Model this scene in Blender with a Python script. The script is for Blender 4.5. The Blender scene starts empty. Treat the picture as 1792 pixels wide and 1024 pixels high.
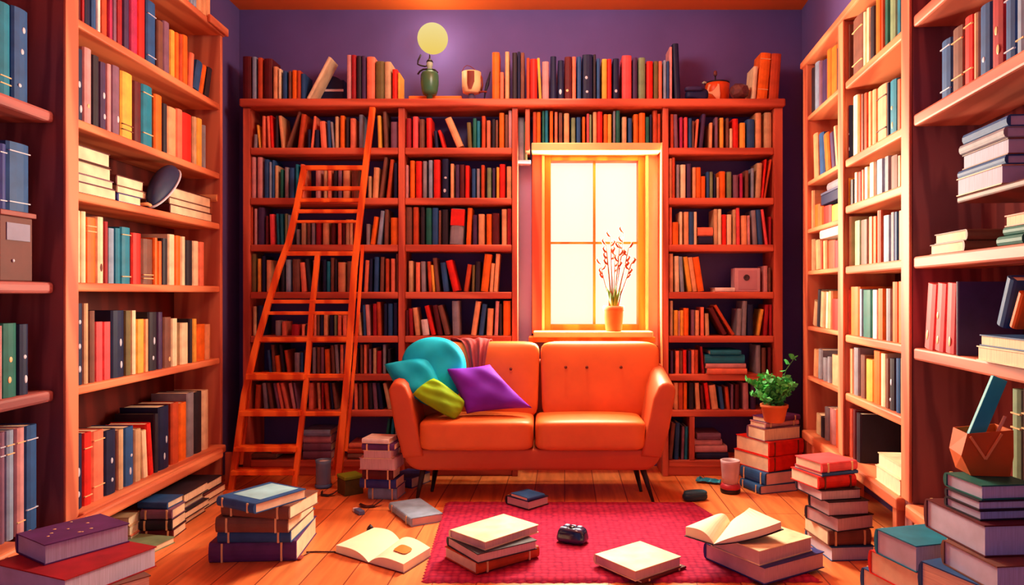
import bpy, bmesh, math, random
from mathutils import Vector, Matrix
random.seed(7)
C = bpy.context.scene.collection
CX, CY, FO, H = 950.0, 515.0, 1270.0, 1.13     # optical axis pixel, focal length (px of a 1792 wide frame), eye height
PI = math.pi

# ------------------------------------------------------------------ helpers
def lin(c):
    return tuple(((v/255)/12.92 if v/255 <= .04045 else ((v/255+.055)/1.055)**2.4) for v in c) + (1,)
def P(px, py, d):
    return Vector(((px-CX)/FO*d, d, H-(py-CY)/FO*d))
def G(px, py, z=0):
    return P(px, py, FO*(H-z)/(py-CY))
MATS = {}
def mat(name, rgb, rough=.6, var=0.0, vscale=9, bump=0.0, emit=0, spec=.3, coat=0, metal=0, stretch=(1,1,1)):
    if name in MATS: return MATS[name]
    m = bpy.data.materials.new(name); m.use_nodes = True
    nt = m.node_tree; b = nt.nodes['Principled BSDF']
    b.inputs['Base Color'].default_value = lin(rgb)
    b.inputs['Roughness'].default_value = rough
    b.inputs['Specular IOR Level'].default_value = spec
    b.inputs['Metallic'].default_value = metal
    b.inputs['Coat Weight'].default_value = coat
    if emit:
        b.inputs['Emission Color'].default_value = lin(rgb); b.inputs['Emission Strength'].default_value = emit
    if var or bump:
        tc = nt.nodes.new('ShaderNodeTexCoord'); mp = nt.nodes.new('ShaderNodeMapping')
        mp.inputs['Scale'].default_value = stretch
        n = nt.nodes.new('ShaderNodeTexNoise'); n.inputs['Scale'].default_value = vscale; n.inputs['Detail'].default_value = 4
        nt.links.new(tc.outputs['Object'], mp.inputs['Vector']); nt.links.new(mp.outputs['Vector'], n.inputs['Vector'])
        if var:
            r = nt.nodes.new('ShaderNodeValToRGB')
            lo = tuple(max(0, v*(1-var)) for v in rgb); hi = tuple(min(255, v*(1+var*.6)) for v in rgb)
            r.color_ramp.elements[0].color = lin(lo); r.color_ramp.elements[0].position = .3
            r.color_ramp.elements[1].color = lin(hi); r.color_ramp.elements[1].position = .7
            nt.links.new(n.outputs['Fac'], r.inputs['Fac']); nt.links.new(r.outputs['Color'], b.inputs['Base Color'])
        if bump:
            bp = nt.nodes.new('ShaderNodeBump'); bp.inputs['Strength'].default_value = bump; bp.inputs['Distance'].default_value = .01
            nt.links.new(n.outputs['Fac'], bp.inputs['Height']); nt.links.new(bp.outputs['Normal'], b.inputs['Normal'])
    MATS[name] = m
    return m
def wood(name, dark, light, scale=3.0, axis='X', rough=.5, distort=5.0):
    """painted wood grain: long wavy streaks"""
    if name in MATS: return MATS[name]
    m = bpy.data.materials.new(name); m.use_nodes = True
    nt = m.node_tree; b = nt.nodes['Principled BSDF']
    tc = nt.nodes.new('ShaderNodeTexCoord'); mp = nt.nodes.new('ShaderNodeMapping')
    s = {'X': (.35, 3, 3), 'Y': (3, .35, 3), 'Z': (3, 3, .35)}[axis]
    mp.inputs['Scale'].default_value = s
    w = nt.nodes.new('ShaderNodeTexWave'); w.wave_type = 'BANDS'; w.bands_direction = 'DIAGONAL'
    w.inputs['Scale'].default_value = scale; w.inputs['Distortion'].default_value = distort
    w.inputs['Detail'].default_value = 3; w.inputs['Detail Scale'].default_value = 1.2
    r = nt.nodes.new('ShaderNodeValToRGB')
    r.color_ramp.elements[0].color = lin(dark); r.color_ramp.elements[0].position = .15
    r.color_ramp.elements[1].color = lin(light); r.color_ramp.elements[1].position = .75
    nt.links.new(tc.outputs['Object'], mp.inputs['Vector']); nt.links.new(mp.outputs['Vector'], w.inputs['Vector'])
    nt.links.new(w.outputs['Fac'], r.inputs['Fac']); nt.links.new(r.outputs['Color'], b.inputs['Base Color'])
    b.inputs['Roughness'].default_value = rough; b.inputs['Specular IOR Level'].default_value = .25
    MATS[name] = m
    return m
def obj(name, me, m=None, parent=None, smooth=False):
    o = bpy.data.objects.new(name, me); C.objects.link(o)
    if m is not None and not me.materials: me.materials.append(m)
    if parent is not None: o.parent = parent
    if smooth:
        for p in me.polygons: p.use_smooth = True
    return o
def empty(name, loc=(0,0,0), rz=0):
    o = bpy.data.objects.new(name, None); C.objects.link(o); o.location = loc; o.rotation_euler = (0,0,rz)
    o.empty_display_size = .05
    return o
def tag(o, label, cat, group=None, kind=None):
    if label: o['label'] = label
    if cat: o['category'] = cat
    if group: o['group'] = group
    if kind: o['kind'] = kind
    return o
def me_from(bm, name='m'):
    me = bpy.data.meshes.new(name); bmesh.ops.recalc_face_normals(bm, faces=bm.faces); bm.to_mesh(me); bm.free(); return me
def bm_box(bm, x0, x1, y0, y1, z0, z1, M=None, bev=0, seg=2):
    vs = [bm.verts.new((x, y, z)) for z in (z0, z1) for y in (y0, y1) for x in (x0, x1)]
    f = [(0,2,3,1),(4,5,7,6),(0,1,5,4),(2,6,7,3),(1,3,7,5),(0,4,6,2)]
    fs = [bm.faces.new([vs[i] for i in q]) for q in f]
    if bev:
        es = list({e for q in fs for e in q.edges})
        g = bmesh.ops.bevel(bm, geom=es, offset=bev, segments=seg, affect='EDGES', profile=.5)
        vs = list({v for q in g['faces'] for v in q.verts} | {v for v in vs if v.is_valid})
    if M is not None:
        bmesh.ops.transform(bm, matrix=M, verts=[v for v in vs if v.is_valid])
    return vs
def box(name, x0, x1, y0, y1, z0, z1, m, parent=None, bev=0, seg=2, M=None):
    bm = bmesh.new(); bm_box(bm, min(x0,x1), max(x0,x1), min(y0,y1), max(y0,y1), min(z0,z1), max(z0,z1), M, bev, seg)
    return obj(name, me_from(bm), m, parent)
def bm_bar(bm, a, b, w, h, up=(0,1,0), bev=0):
    a, b = Vector(a), Vector(b); z = (b-a); L = z.length; z.normalize()
    u = Vector(up); x = u.cross(z)
    if x.length < 1e-4: x = Vector((1,0,0)).cross(z)
    x.normalize(); y = z.cross(x)
    M = Matrix.Translation(a) @ Matrix(((x.x,y.x,z.x,0),(x.y,y.y,z.y,0),(x.z,y.z,z.z,0),(0,0,0,1)))
    bm_box(bm, -w/2, w/2, -h/2, h/2, 0, L, M, bev)
def bm_tube(bm, pts, r, n=8, cap=True):
    pts = [Vector(p) for p in pts]; rs = r if isinstance(r, (list, tuple)) else [r]*len(pts)
    rings = []
    prevx = None
    for i, p in enumerate(pts):
        t = (pts[min(i+1, len(pts)-1)] - pts[max(i-1, 0)]).normalized()
        x = prevx if prevx is not None else (Vector((0,0,1)) if abs(t.z) < .9 else Vector((1,0,0)))
        x = (x - t*x.dot(t)).normalized(); prevx = x; y = t.cross(x)
        rings.append([bm.verts.new(p + (x*math.cos(2*PI*k/n) + y*math.sin(2*PI*k/n))*rs[i]) for k in range(n)])
    for a, b in zip(rings, rings[1:]):
        for k in range(n): bm.faces.new((a[k], a[(k+1)%n], b[(k+1)%n], b[k]))
    if cap:
        bm.faces.new(rings[0][::-1]); bm.faces.new(rings[-1])
def bm_lathe(bm, prof, n=28, c=(0,0,0)):
    rings = [[bm.verts.new((c[0]+r*math.cos(2*PI*k/n), c[1]+r*math.sin(2*PI*k/n), c[2]+z)) for k in range(n)] for r, z in prof]
    for a, b in zip(rings, rings[1:]):
        for k in range(n): bm.faces.new((a[k], a[(k+1)%n], b[(k+1)%n], b[k]))
    if prof[0][0] > 1e-4: bm.faces.new(rings[0][::-1])
    if prof[-1][0] > 1e-4: bm.faces.new(rings[-1])
    bmesh.ops.remove_doubles(bm, verts=bm.verts, dist=1e-5)
def lathe(name, prof, m, parent=None, c=(0,0,0), n=28):
    bm = bmesh.new(); bm_lathe(bm, prof, n, c); return obj(name, me_from(bm), m, parent, smooth=True)
def puff(name, cx, cy, cz, sx, sy, sz, m, parent=None, p=6, cuts=12, fn=None):
    """rounded cushion block"""
    bm = bmesh.new(); bmesh.ops.create_cube(bm, size=2)
    bmesh.ops.subdivide_edges(bm, edges=bm.edges[:], cuts=cuts, use_grid_fill=True)
    for v in bm.verts:
        a = v.co; k = (abs(a.x)**p + abs(a.y)**p + abs(a.z)**p) ** (1/p)
        q = Vector((a.x/k*sx, a.y/k*sy, a.z/k*sz))
        if fn: q = fn(q, a/k)
        v.co = q + Vector((cx, cy, cz))
    return obj(name, me_from(bm), m, parent, smooth=True)
def prism(name, prof, y0, y1, m, parent=None, bev=.02, seg=3, fn=None, smooth=True):
    """x-z outline pushed from y0 to y1"""
    bm = bmesh.new()
    a = [bm.verts.new((x, y0, z)) for x, z in prof]; b = [bm.verts.new((x, y1, z)) for x, z in prof]
    n = len(prof)
    fa = bm.faces.new(a); fb = bm.faces.new(b[::-1])
    for i in range(n): bm.faces.new((a[i], b[i], b[(i+1)%n], a[(i+1)%n]))
    bmesh.ops.recalc_face_normals(bm, faces=bm.faces)
    if bev:
        es = [e for e in bm.edges if e.verts[0].co.y == e.verts[1].co.y]
        bmesh.ops.bevel(bm, geom=es, offset=bev, segments=seg, affect='EDGES', profile=.5)
    if fn:
        for v in bm.verts: v.co = Vector(fn(v.co))
    return obj(name, me_from(bm), m, parent, smooth=smooth)
def pillow(name, c, T, m, label, cat, group=None, rnd=0.0, pinch=.08, wr=.12, seed=1, N=26, parent=None):
    """cushion stretched between four corner points (left-bottom, right-bottom, right-top, left-top)"""
    rr = random.Random(seed)
    ph = [rr.uniform(0, 6.3) for _ in range(6)]
    c = [Vector(q) for q in c]
    nrm = ((c[1]-c[0]).cross(c[3]-c[0]) + (c[3]-c[2]).cross(c[1]-c[2])).normalized()
    bm = bmesh.new(); V = {}
    for s in (1, -1):
        for i in range(N+1):
            for j in range(N+1):
                u, v = i/N*2-1, j/N*2-1
                edge = i in (0, N) or j in (0, N)
                if s == -1 and edge: V[s,i,j] = V[1,i,j]; continue
                uu = u*(1-pinch*(1-v*v)*u*u); vv = v*(1-pinch*(1-u*u)*v*v)
                if rnd:
                    ru = u*math.sqrt(1-v*v/2); rv = v*math.sqrt(1-u*u/2)
                    uu = uu*(1-rnd)+ru*rnd; vv = vv*(1-rnd)+rv*rnd
                a, b = (uu+1)/2, (vv+1)/2
                p = c[0]*(1-a)*(1-b)+c[1]*a*(1-b)+c[2]*a*b+c[3]*(1-a)*b
                h = max(0, (1-u**4)*(1-v**4))**.5
                w = 1 + wr*(math.sin(5*u+3*v+ph[0])*.5+math.sin(7*v-4*u+ph[1])*.5+.6*math.sin(11*(u*v)+ph[2])*abs(u))
                V[s,i,j] = bm.verts.new(p + nrm*(s*T/2*h*w))
        for i in range(N):
            for j in range(N):
                q = [V[s,i,j], V[s,i+1,j], V[s,i+1,j+1], V[s,i,j+1]]
                bm.faces.new(q if s == 1 else q[::-1])
    o = obj(name, me_from(bm), m, parent, smooth=True)
    return tag(o, label, cat, group)

# ------------------------------------------------------------------ colours
PAL = dict(
 r=('bright red',(222,38,30)), c=('crimson',(160,28,40)), m=('maroon',(92,26,34)), o=('orange',(240,112,30)), d=('rust',(196,78,42)),
 s=('salmon',(240,128,98)), p=('peach',(232,172,124)), t=('tan',(204,172,132)), e=('cream',(246,226,186)), y=('mustard',(238,180,72)),
 g=('dark green',(30,108,98)), l=('olive',(112,104,62)), b=('blue',(40,86,146)), n=('navy',(24,32,72)), k=('charcoal',(44,38,52)),
 q=('teal',(24,128,160)), a=('grey',(142,142,156)), u=('mauve',(128,92,120)), v=('dark violet',(70,48,92)), w=('white',(240,236,232)),
 i=('coral pink',(236,86,92)), z=('brown',(122,78,66)), f=('pale blue',(138,164,196)), j=('sage green',(124,152,116)), h=('magenta',(178,42,92)),
 x=('dusty pink',(206,148,152)), P=('purple',(92,48,112)), N=('indigo',(52,60,140)))
def cmat(c): return mat('cloth_'+PAL[c][0].replace(' ','_'), PAL[c][1], .55, var=.12, vscale=14, spec=.25)
PAGE = mat('page_edges', (246,226,190), .8, var=.10, vscale=40, stretch=(.3,.3,8))
PAGEB = mat('shade_blue_page_edges', (196,200,226), .8, var=.08, vscale=40, stretch=(.3,.3,8))  # cream pages tinted blue, violet shade put into the colour
PAGEM = mat('shade_mauve_page_edges', (216,186,190), .8, var=.08, vscale=40, stretch=(.3,.3,8))  # cream pages tinted mauve, shade put into the colour
PG = {'': PAGE, 'B': PAGEB, 'M': PAGEM}
GOLD = mat('gilt_print', (232,196,140), .4)
SILV = mat('pale_print', (196,206,226), .5)

# ------------------------------------------------------------------ frames of the three shelf walls
class Frame:
    def __init__(s, ox, oy, dx, dy):
        n = math.hypot(dx, dy); s.X = Vector((dx/n, dy/n)); s.Y = Vector((-s.X.y, s.X.x)); s.O = Vector((ox, oy))
        s.rz = math.atan2(s.X.y, s.X.x)
    def hit(s, px, ins=0):
        r = Vector(((px-CX)/FO, 1)); d = (ins + s.O.dot(s.Y))/r.dot(s.Y)
        return (r*d - s.O).dot(s.X), d
    def z(s, px, py, ins=0):
        return H-(py-CY)/FO*s.hit(px, ins)[1]
    def w(s, lx, ly, z):
        q = s.O + s.X*lx + s.Y*ly; return Vector((q.x, q.y, z))
    def mat(s, lx, ly, z):
        return Matrix.Translation(s.w(lx, ly, z)) @ Matrix.Rotation(s.rz, 4, 'Z')
BACK = Frame(0, 4.5, 1, 0)
LEFT = Frame(-1.8414, 0, -.0118, 1)
RIGHT = Frame(1.609, 5, -.0984, -1)

# ------------------------------------------------------------------ books
BOOKS = []          # specs of every closed book; the largest 300 become objects, the rest one mass
def spec(M, t, D, h, col, area, row, kind, **k):
    BOOKS.append(dict(M=M, t=t, D=D, h=h, col=col, area=area, row=row, kind=kind, i=len(BOOKS), **k))
def quad(pv, ang, t, h):
    s = 1 if ang > 0 else -1      # pivot corner is the one on the side it leans to
    xs = (-t, 0) if ang > 0 else (0, t)
    ca, sa = math.cos(ang), math.sin(ang)
    return [(pv+x*ca+z*sa, -x*sa+z*ca) for x, z in ((xs[0],0),(xs[1],0),(xs[1],h),(xs[0],h))]
def hit2(A, B):
    for Q in (A, B):
        for i in range(4):
            x0, z0 = Q[i]; x1, z1 = Q[(i+1) % 4]; nx, nz = z1-z0, x0-x1; L = math.hypot(nx, nz); nx /= L; nz /= L
            a = [x*nx+z*nz for x, z in A]; b = [x*nx+z*nz for x, z in B]
            if max(a) < min(b)+.0004 or max(b) < min(a)+.0004: return False
    return True
LIMS = {}
def limits(fr, ph):
    for k, v in LIMS.items():
        if k in ph: return v
    return (-9, 9)
def row(fr, zb, org, data, ztop, phrase, group, D=.15, ins=.02):
    ox, oy, sc = org; prev = -1e9; it = []; zb += .0007
    for tok in data.split(','):
        f = tok.split(); x0, x1, yt = float(f[0])/sc+ox, float(f[1])/sc+ox, float(f[2])/sc+oy; c = f[3]
        dx = float(f[4])/sc if len(f) > 4 else 0; i2 = ins + (float(f[5]) if len(f) > 5 else 0)
        a, b = fr.hit(x0, i2)[0], fr.hit(x1, i2)[0]
        lo, hi = limits(fr, phrase); a = max(a+.0006, prev+.0012, lo); b = min(max(b-.0006, a+.006), hi)
        if b-a < .004: continue
        prev = b
        d = fr.hit((x0+x1)/2, i2)[1]
        hv = max(.07, min(H-(yt-CY)/FO*d - zb, ztop-zb-.014))
        it.append(dict(a=a, b=b, hv=hv, d=d, c=c, i2=i2, px=(x0+x1)/2, wp=x1-x0, ang=math.atan2(dx/FO*d*(1 if fr is BACK else 1.9), hv)))
    def solve(q):
        ca, sa = math.cos(q['ang']), abs(math.sin(q['ang']))
        q['t'] = max(.005, (q['b']-q['a'])*ca); q['h'] = max(.06, (q['hv']-q['t']*sa)/ca)
        q['Q'] = quad(q['b'] if q['ang'] > 0 else q['a'], q['ang'], q['t'], q['h'])
    for q in it:
        solve(q)
        for _ in range(40):
            if min(x for x, z in q['Q']) >= lo-.001 and max(x for x, z in q['Q']) <= hi+.001: break
            q['ang'] *= .85; solve(q)
    for _ in range(40):
        bad = False
        for i, q in enumerate(it):
            for r in it[i+1:i+7]:
                if hit2(q['Q'], r['Q']):
                    v = q if abs(q['ang']) > abs(r['ang']) else r
                    v['ang'] *= .88
                    if abs(v['ang']) < .02: v['ang'] = 0
                    solve(v); bad = True
        if not bad: break
    for q in it:
        t, h, ang = q['t'], q['h'], q['ang']
        pv = q['b'] if ang > 0 else q['a']
        M = fr.mat(pv, q['i2'], zb) @ Matrix.Rotation(ang, 4, 'Y') @ Matrix.Translation((-t/2 if ang > 0 else t/2, 0, 0))
        c = q['c']
        spec(M, t, min(D, .75*h+.06), h, c[0], q['wp']*q['hv']*FO/q['d'], phrase, 'up', group=group, lean=ang, mk=c[1:], px=q['px'])
def rot_lie(side):
    """book lying flat: thickness up; spine towards -Y ('a'), -X ('b'), +X ('c'), +Y ('d'); origin at near-left-bottom corner of a w x l footprint handled by caller"""
    return {'a': 0, 'b': -90, 'c': 90, 'd': 180}[side]
def lie(M0, w, l, t, col, side, row, group, area, pg='', px=0, lab=None):
    """M0: frame with origin at footprint corner, w along X, l along Y"""
    a = rot_lie(side); hh, D = (w, l) if side in 'ad' else (l, w)
    B = Matrix(((0,0,1,0),(0,1,0,0),(-1,0,0,0),(0,0,0,1)))   # book x(thick)->-z, z(height)->x
    L = Matrix.Translation((w/2, l/2, 0)) @ Matrix.Rotation(math.radians(a), 4, 'Z') @ Matrix.Translation((-hh/2, -D/2, t/2)) @ B
    spec(M0 @ L, t, D, hh, col, area, row, 'lie', group=group, pg=pg, px=px, lean=0, mk='', lab=lab)
def flat(fr, zb, org, data, phrase, group, D=.17, ins=.02, side='a'):
    """pile of books lying on a shelf, bottom first: x0 x1 height colour"""
    ox, oy, sc = org; z = zb
    for n, tok in enumerate(data.split(',')):
        f = tok.split(); x0, x1, hp = float(f[0])/sc+ox, float(f[1])/sc+ox, float(f[2])/sc
        a, d = fr.hit(x0, ins); b, d1 = fr.hit(x1, ins); d = (d+d1)/2
        t = hp/FO*d
        lie(fr.mat(a, ins+(n*37 % 5)*.004, z+.0004), b-a, D, t, f[3][0], f[4] if len(f) > 4 else side, phrase, group, (x1-x0)*hp, pg=f[3][1:], px=(x0+x1)/2)
        z += t+.0006
    return z
def stack(phrase, group, items, z=0.0):
    """pile on the floor, bottom first: near corner, left corner, right corner (pixels of the lower edge), thickness in px, colour, spine side"""
    for N, L, R, tp, c, side in items:
        pn, pl, pr = G(*N, z), G(*L, z), G(*R, z)
        vx, vy = pr-pn, pl-pn
        a1, a2 = math.atan2(vx.y, vx.x), math.atan2(vy.y, vy.x)-PI/2
        k = vx.length/(vx.length+vy.length)
        dlt = (a2-a1+PI) % (2*PI)-PI
        a = a1+dlt*(1-k)
        w, l = max(.12, min(vx.length, .36)), max(.12, min(vy.length, .36))
        t = tp/FO*pn.y
        M0 = Matrix.Translation((pn.x, pn.y, z)) @ Matrix.Rotation(a, 4, 'Z')
        lie(M0, w, l, t, c[0], side, phrase, group, abs(R[0]-L[0])*(tp+12), pg=c[1:], px=N[0])
        z += t+.0006
    return z
def book_mesh(t, D, h, seg=5):
    c = min(.0035, t*.16); r = min(t*.32, .012); ov = .004 if t > .02 else .002
    out = [(-t/2, D)]
    for k in range(seg+1):
        a = PI*k/seg; out.append((-t/2*math.cos(a), r*(1-math.sin(a))))
    out.append((t/2, D)); out += [(t/2-c, D), (t/2-c, r+c*.5), (-t/2+c, r+c*.5), (-t/2+c, D)]
    n = len(out)
    vs = [(x, y, 0) for x, y in out]+[(x, y, h) for x, y in out]
    fs = [(i, (i+1) % n, n+(i+1) % n, n+i) for i in range(n)]
    # end caps as quads/tri strips: boards + spine
    k0 = n
    def cap(o, flip):
        s = seg+1
        A = [(0, 1, n-2, n-1), (s, s+1, s+2, s+3)]     # boards
        A.append(tuple(range(1, s+1))[::1] + (s+3, n-2))
        for q in A:
            q = tuple(o+i for i in q); fs.append(q[::-1] if flip else q)
    cap(0, True); cap(n, False)
    x0, x1, y0, y1, z0, z1 = -t/2+c, t/2-c, r, D-ov, ov, h-ov
    pv = [(x, y, z) for z in (z0, z1) for y in (y0, y1) for x in (x0, x1)]
    pf = [(0,2,3,1),(4,5,7,6),(0,1,5,4),(2,6,7,3),(1,3,7,5),(0,4,6,2)]
    return vs, fs, pv, pf
# ------------------------------------------------------------------ materials of the room
WB = wood('wood_back_case', (180,78,56), (214,106,76), 1.5, 'X')
WBV = wood('wood_back_case_upright', (176,76,56), (212,106,78), 1.5, 'Z')
WL = wood('wood_side_case', (200,106,72), (230,142,98), 1.6, 'X')
WLV = wood('wood_side_case_upright', (190,100,74), (226,138,100), 1.6, 'Z')
WP = wood('wood_shaded_panel', (124,72,76), (156,94,92), 2.2, 'Z', distort=9)  # same case wood, darkened: shade on camera-facing panels put into the colour
WN = wood('wood_near_shaded', (140,78,80), (176,102,98), 1.6, 'X')  # duller copy of the side-case wood, weaker light near the viewer painted in
WD = wood('wood_shaded_backing', (84,22,18), (108,32,24), 1.4, 'Z')  # dark red puts the case interior's shade into the orange wood
WALL = mat('wall_purple_plaster', (104,88,158), .85, var=.06, vscale=2.2)
CEIL = mat('ceiling_orange_paint', (250,120,40), .7, var=.06, vscale=2)
DARKW = mat('wall_shaded_backing', (92,84,140), .85, var=.08, vscale=3)  # darker copy of the wall colour, shelf shade painted in

# ------------------------------------------------------------------ shell
def floor_mat():
    m = bpy.data.materials.new('floor_orange_planks'); m.use_nodes = True
    nt = m.node_tree; b = nt.nodes['Principled BSDF']; L = nt.links
    tc = nt.nodes.new('ShaderNodeTexCoord'); mp = nt.nodes.new('ShaderNodeMapping'); mp.inputs['Rotation'].default_value = (0,0,PI/2+.03)
    br = nt.nodes.new('ShaderNodeTexBrick'); br.offset = .45
    br.inputs['Scale'].default_value = 1; br.inputs['Brick Width'].default_value = 2.6; br.inputs['Row Height'].default_value = .172
    br.inputs['Mortar Size'].default_value = .0035; br.inputs['Mortar Smooth'].default_value = .3; br.inputs['Bias'].default_value = 0
    br.inputs['Color1'].default_value = lin((224,124,66)); br.inputs['Color2'].default_value = lin((240,148,86)); br.inputs['Mortar'].default_value = lin((150,66,40))
    mp2 = nt.nodes.new('ShaderNodeMapping'); mp2.inputs['Scale'].default_value = (5, .5, 1)
    n = nt.nodes.new('ShaderNodeTexNoise'); n.inputs['Scale'].default_value = 4; n.inputs['Detail'].default_value = 5; n.inputs['Distortion'].default_value = .6
    r = nt.nodes.new('ShaderNodeValToRGB'); r.color_ramp.elements[0].color = (.74,.68,.66,1); r.color_ramp.elements[0].position = .35; r.color_ramp.elements[1].color = (1.06,1.06,1.04,1); r.color_ramp.elements[1].position = .62
    mx = nt.nodes.new('ShaderNodeMix'); mx.data_type = 'RGBA'; mx.blend_type = 'MULTIPLY'; mx.inputs['Factor'].default_value = 1
    L.new(tc.outputs['Object'], mp.inputs['Vector']); L.new(mp.outputs['Vector'], br.inputs['Vector'])
    L.new(tc.outputs['Object'], mp2.inputs['Vector']); L.new(mp2.outputs['Vector'], n.inputs['Vector']); L.new(n.outputs['Fac'], r.inputs['Fac'])
    L.new(br.outputs['Color'], mx.inputs['A']); L.new(r.outputs['Color'], mx.inputs['B']); L.new(mx.outputs['Result'], b.inputs['Base Color'])
    b.inputs['Roughness'].default_value = .42; b.inputs['Specular IOR Level'].default_value = .35
    return m
tag(box('floor', -2.7, 2.7, -.6, 5.0, -.1, 0, floor_mat()), None, None, kind='structure')
tag(box('ceiling', -2.7, 2.7, -.6, 5.0, 3.0, 3.1, CEIL), None, None, kind='structure')
def multi(name, boxes, m, kind='structure'):
    bm = bmesh.new()
    for q in boxes: bm_box(bm, *q)
    return tag(obj(name, me_from(bm), m), None, None, kind=kind)
HX0, HX1, HZ0, HZ1 = .017, .662, .895, 2.045
multi('wall_back', [(-2.7,HX0,4.77,4.95,0,3), (HX1,2.7,4.77,4.95,0,3), (HX0,HX1,4.77,4.95,0,HZ0), (HX0,HX1,4.77,4.95,HZ1,3)], WALL)
multi('wall_left', [(-2.7,-1.993,4.32,4.765,0,3), (-2.7,-1.995,.1,4.32,2.70,3), (-2.7,-2.19,.1,4.32,0,2.70)], WALL)
wr = multi('wall_right', [(1.70,2.7,4.345,4.765,0,3), (1.70,2.7,.1,4.345,2.54,3), (1.90,2.7,3.0,4.345,0,2.54), (1.90,2.7,.1,3.0,0,2.54)], WALL)
for v in wr.data.vertices:      # this wall swings inwards towards the viewer
    v.co.x += (v.co.y-4.77)*.0866
# ------------------------------------------------------------------ window
def wx(px, d=4.68): return (px-CX)/FO*d
def wz(py, d=4.68): return H-(py-CY)/FO*d
WO = wood('window_orange_wood', (226,104,34), (248,140,52), 1.2, 'Z')
WC = mat('window_light_trim', (255,206,140), .5, var=.05)
WT = mat('lit_wall_tan', (236,196,164), .7, var=.06, vscale=4)  # tan stands for the purple wall lit by the window
win = tag(empty('window_1', (wx(1040), 4.68, 0)), None, None, kind='structure')
def wbox(name, a, b, c, e, y0, y1, m, bev=.004):
    o = box(name, wx(a), wx(b), y0, y1, wz(e), wz(c), m, None, bev); o.parent = win; o.matrix_parent_inverse = win.matrix_world.inverted() if False else Matrix.Translation((-wx(1040), -4.68, 0)); return o
wbox('window_jamb', 931, 948, 262, 584, 4.66, 4.768, WBV)
wbox('window_trim', 948, 953, 262, 580, 4.65, 4.768, WC)
wbox('window_trim', 953, 1132, 258, 264, 4.65, 4.768, WC)
wbox('window_trim', 1129, 1134, 264, 580, 4.65, 4.768, WC)
wbox('lit_wall_board', 1134, 1158, 256, 606, 4.70, 4.768, WT)  # added board, window light on the wall painted as tan
wbox('lit_wall_board', 905, 930.5, 284, 606, 4.71, 4.768, mat('lit_wall_mauve', (150,142,190), .85, var=.05, vscale=3))  # added board, lighter mauve paints window light on the wall
fr = None
bm = bmesh.new()
for q in ((953,964,264,580),(1117,1129,264,580),(964,1117,264,281),(964,1117,568,580)):
    bm_box(bm, wx(q[0]), wx(q[1]), 4.68, 4.80, wz(q[3]), wz(q[2]), None, .004)
o = obj('window_frame', me_from(bm), WO, win); o.matrix_parent_inverse = Matrix.Translation((-wx(1040), -4.68, 0))
wbox('window_head_bead', 962, 1118, 270, 273, 4.672, 4.69, WC, .002)
bm = bmesh.new()
bm_box(bm, wx(1039), wx(1043), 4.72, 4.76, wz(569), wz(280)); bm_box(bm, wx(964), wx(1117), 4.722, 4.758, wz(426), wz(422.5))
o = obj('window_muntin', me_from(bm), WO, win); o.matrix_parent_inverse = Matrix.Translation((-wx(1040), -4.68, 0))
GL = bpy.data.materials.new('frosted_glowing_glass'); GL.use_nodes = True
b = GL.node_tree.nodes['Principled BSDF']
tc = GL.node_tree.nodes.new('ShaderNodeTexCoord'); n = GL.node_tree.nodes.new('ShaderNodeTexGradient'); mp = GL.node_tree.nodes.new('ShaderNodeMapping')
mp.inputs['Rotation'].default_value = (0, PI/2, 0); mp.inputs['Location'].default_value = (.0, 0, 0)
r = GL.node_tree.nodes.new('ShaderNodeValToRGB'); r.color_ramp.elements[0].color = (1.0, .93, .76, 1); r.color_ramp.elements[1].color = (1.0, .975, .84, 1); r.color_ramp.elements[1].position = .6
sx = GL.node_tree.nodes.new('ShaderNodeSeparateXYZ'); GL.node_tree.links.new(tc.outputs['Generated'], sx.inputs[0]); GL.node_tree.links.new(sx.outputs['Z'], r.inputs['Fac'])
GL.node_tree.links.new(r.outputs['Color'], b.inputs['Emission Color']); b.inputs['Emission Strength'].default_value = 1.0
b.inputs['Base Color'].default_value = (.2,.18,.15,1); b.inputs['Roughness'].default_value = .6
wbox('window_glass', 960, 1120, 277, 571, 4.775, 4.785, GL, 0)
wbox('window_sill', 934, 1136, 578, 588, 4.50, 4.768, WC, .006)
wbox('window_apron', 926, 1142, 588, 597, 4.55, 4.768, WO, .004)

# ------------------------------------------------------------------ back bookcases
def bx(px): return (px-CX)/FO*4.5
def bz(py): return H-(py-CY)/FO*4.5
BZ = [bz(y) for y in (258, 346, 428, 511, 588, 655, 718, 806)]      # shelf tops
TOPZ = bz(174); TOPU = bz(188)
YB = 4.752
board = tag(box('top_board', bx(421), bx(1373), 4.47, YB, TOPU, TOPZ, WB, None, .012, 3), 'long orange top board lying across all the back wall bookcases', 'shelf board')
def bcase(name, label, x_posts, shelves, posts_low=None):
    e = tag(empty(name, (bx(x_posts[0][0]), 4.5, 0)), label, 'bookcase')
    off = Matrix.Translation((-e.location.x, -4.5, 0))
    def add(n, *a, **k):
        o = box(n, *a, **k); o.parent = e; o.matrix_parent_inverse = off; return o
    for a, b, z0, z1 in x_posts: add('upright', bx(a), bx(b), 4.498, YB-.012, z0, z1, WBV, bev=.004)
    for a, b, z in shelves: add('shelf', bx(a)+.0005, bx(b)-.0005, 4.503, YB-.012, z-.042, z, WB, bev=.007)
    add('back_panel', bx(x_posts[0][1])-.01, bx(x_posts[-1][0])+.01, YB-.012, YB-.002, .03, TOPU-.01, DARKW)  # added panel over the bare wall, coloured for shelf shade
    add('plinth', bx(x_posts[0][1])+.001, bx(x_posts[-1][0])-.001, 4.52, 4.55, 0, BZ[7]-.043, WB, bev=.003)
    return e
sh = []
for z in BZ: sh += [(437, 697, z), (708, 896, z)]
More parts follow.
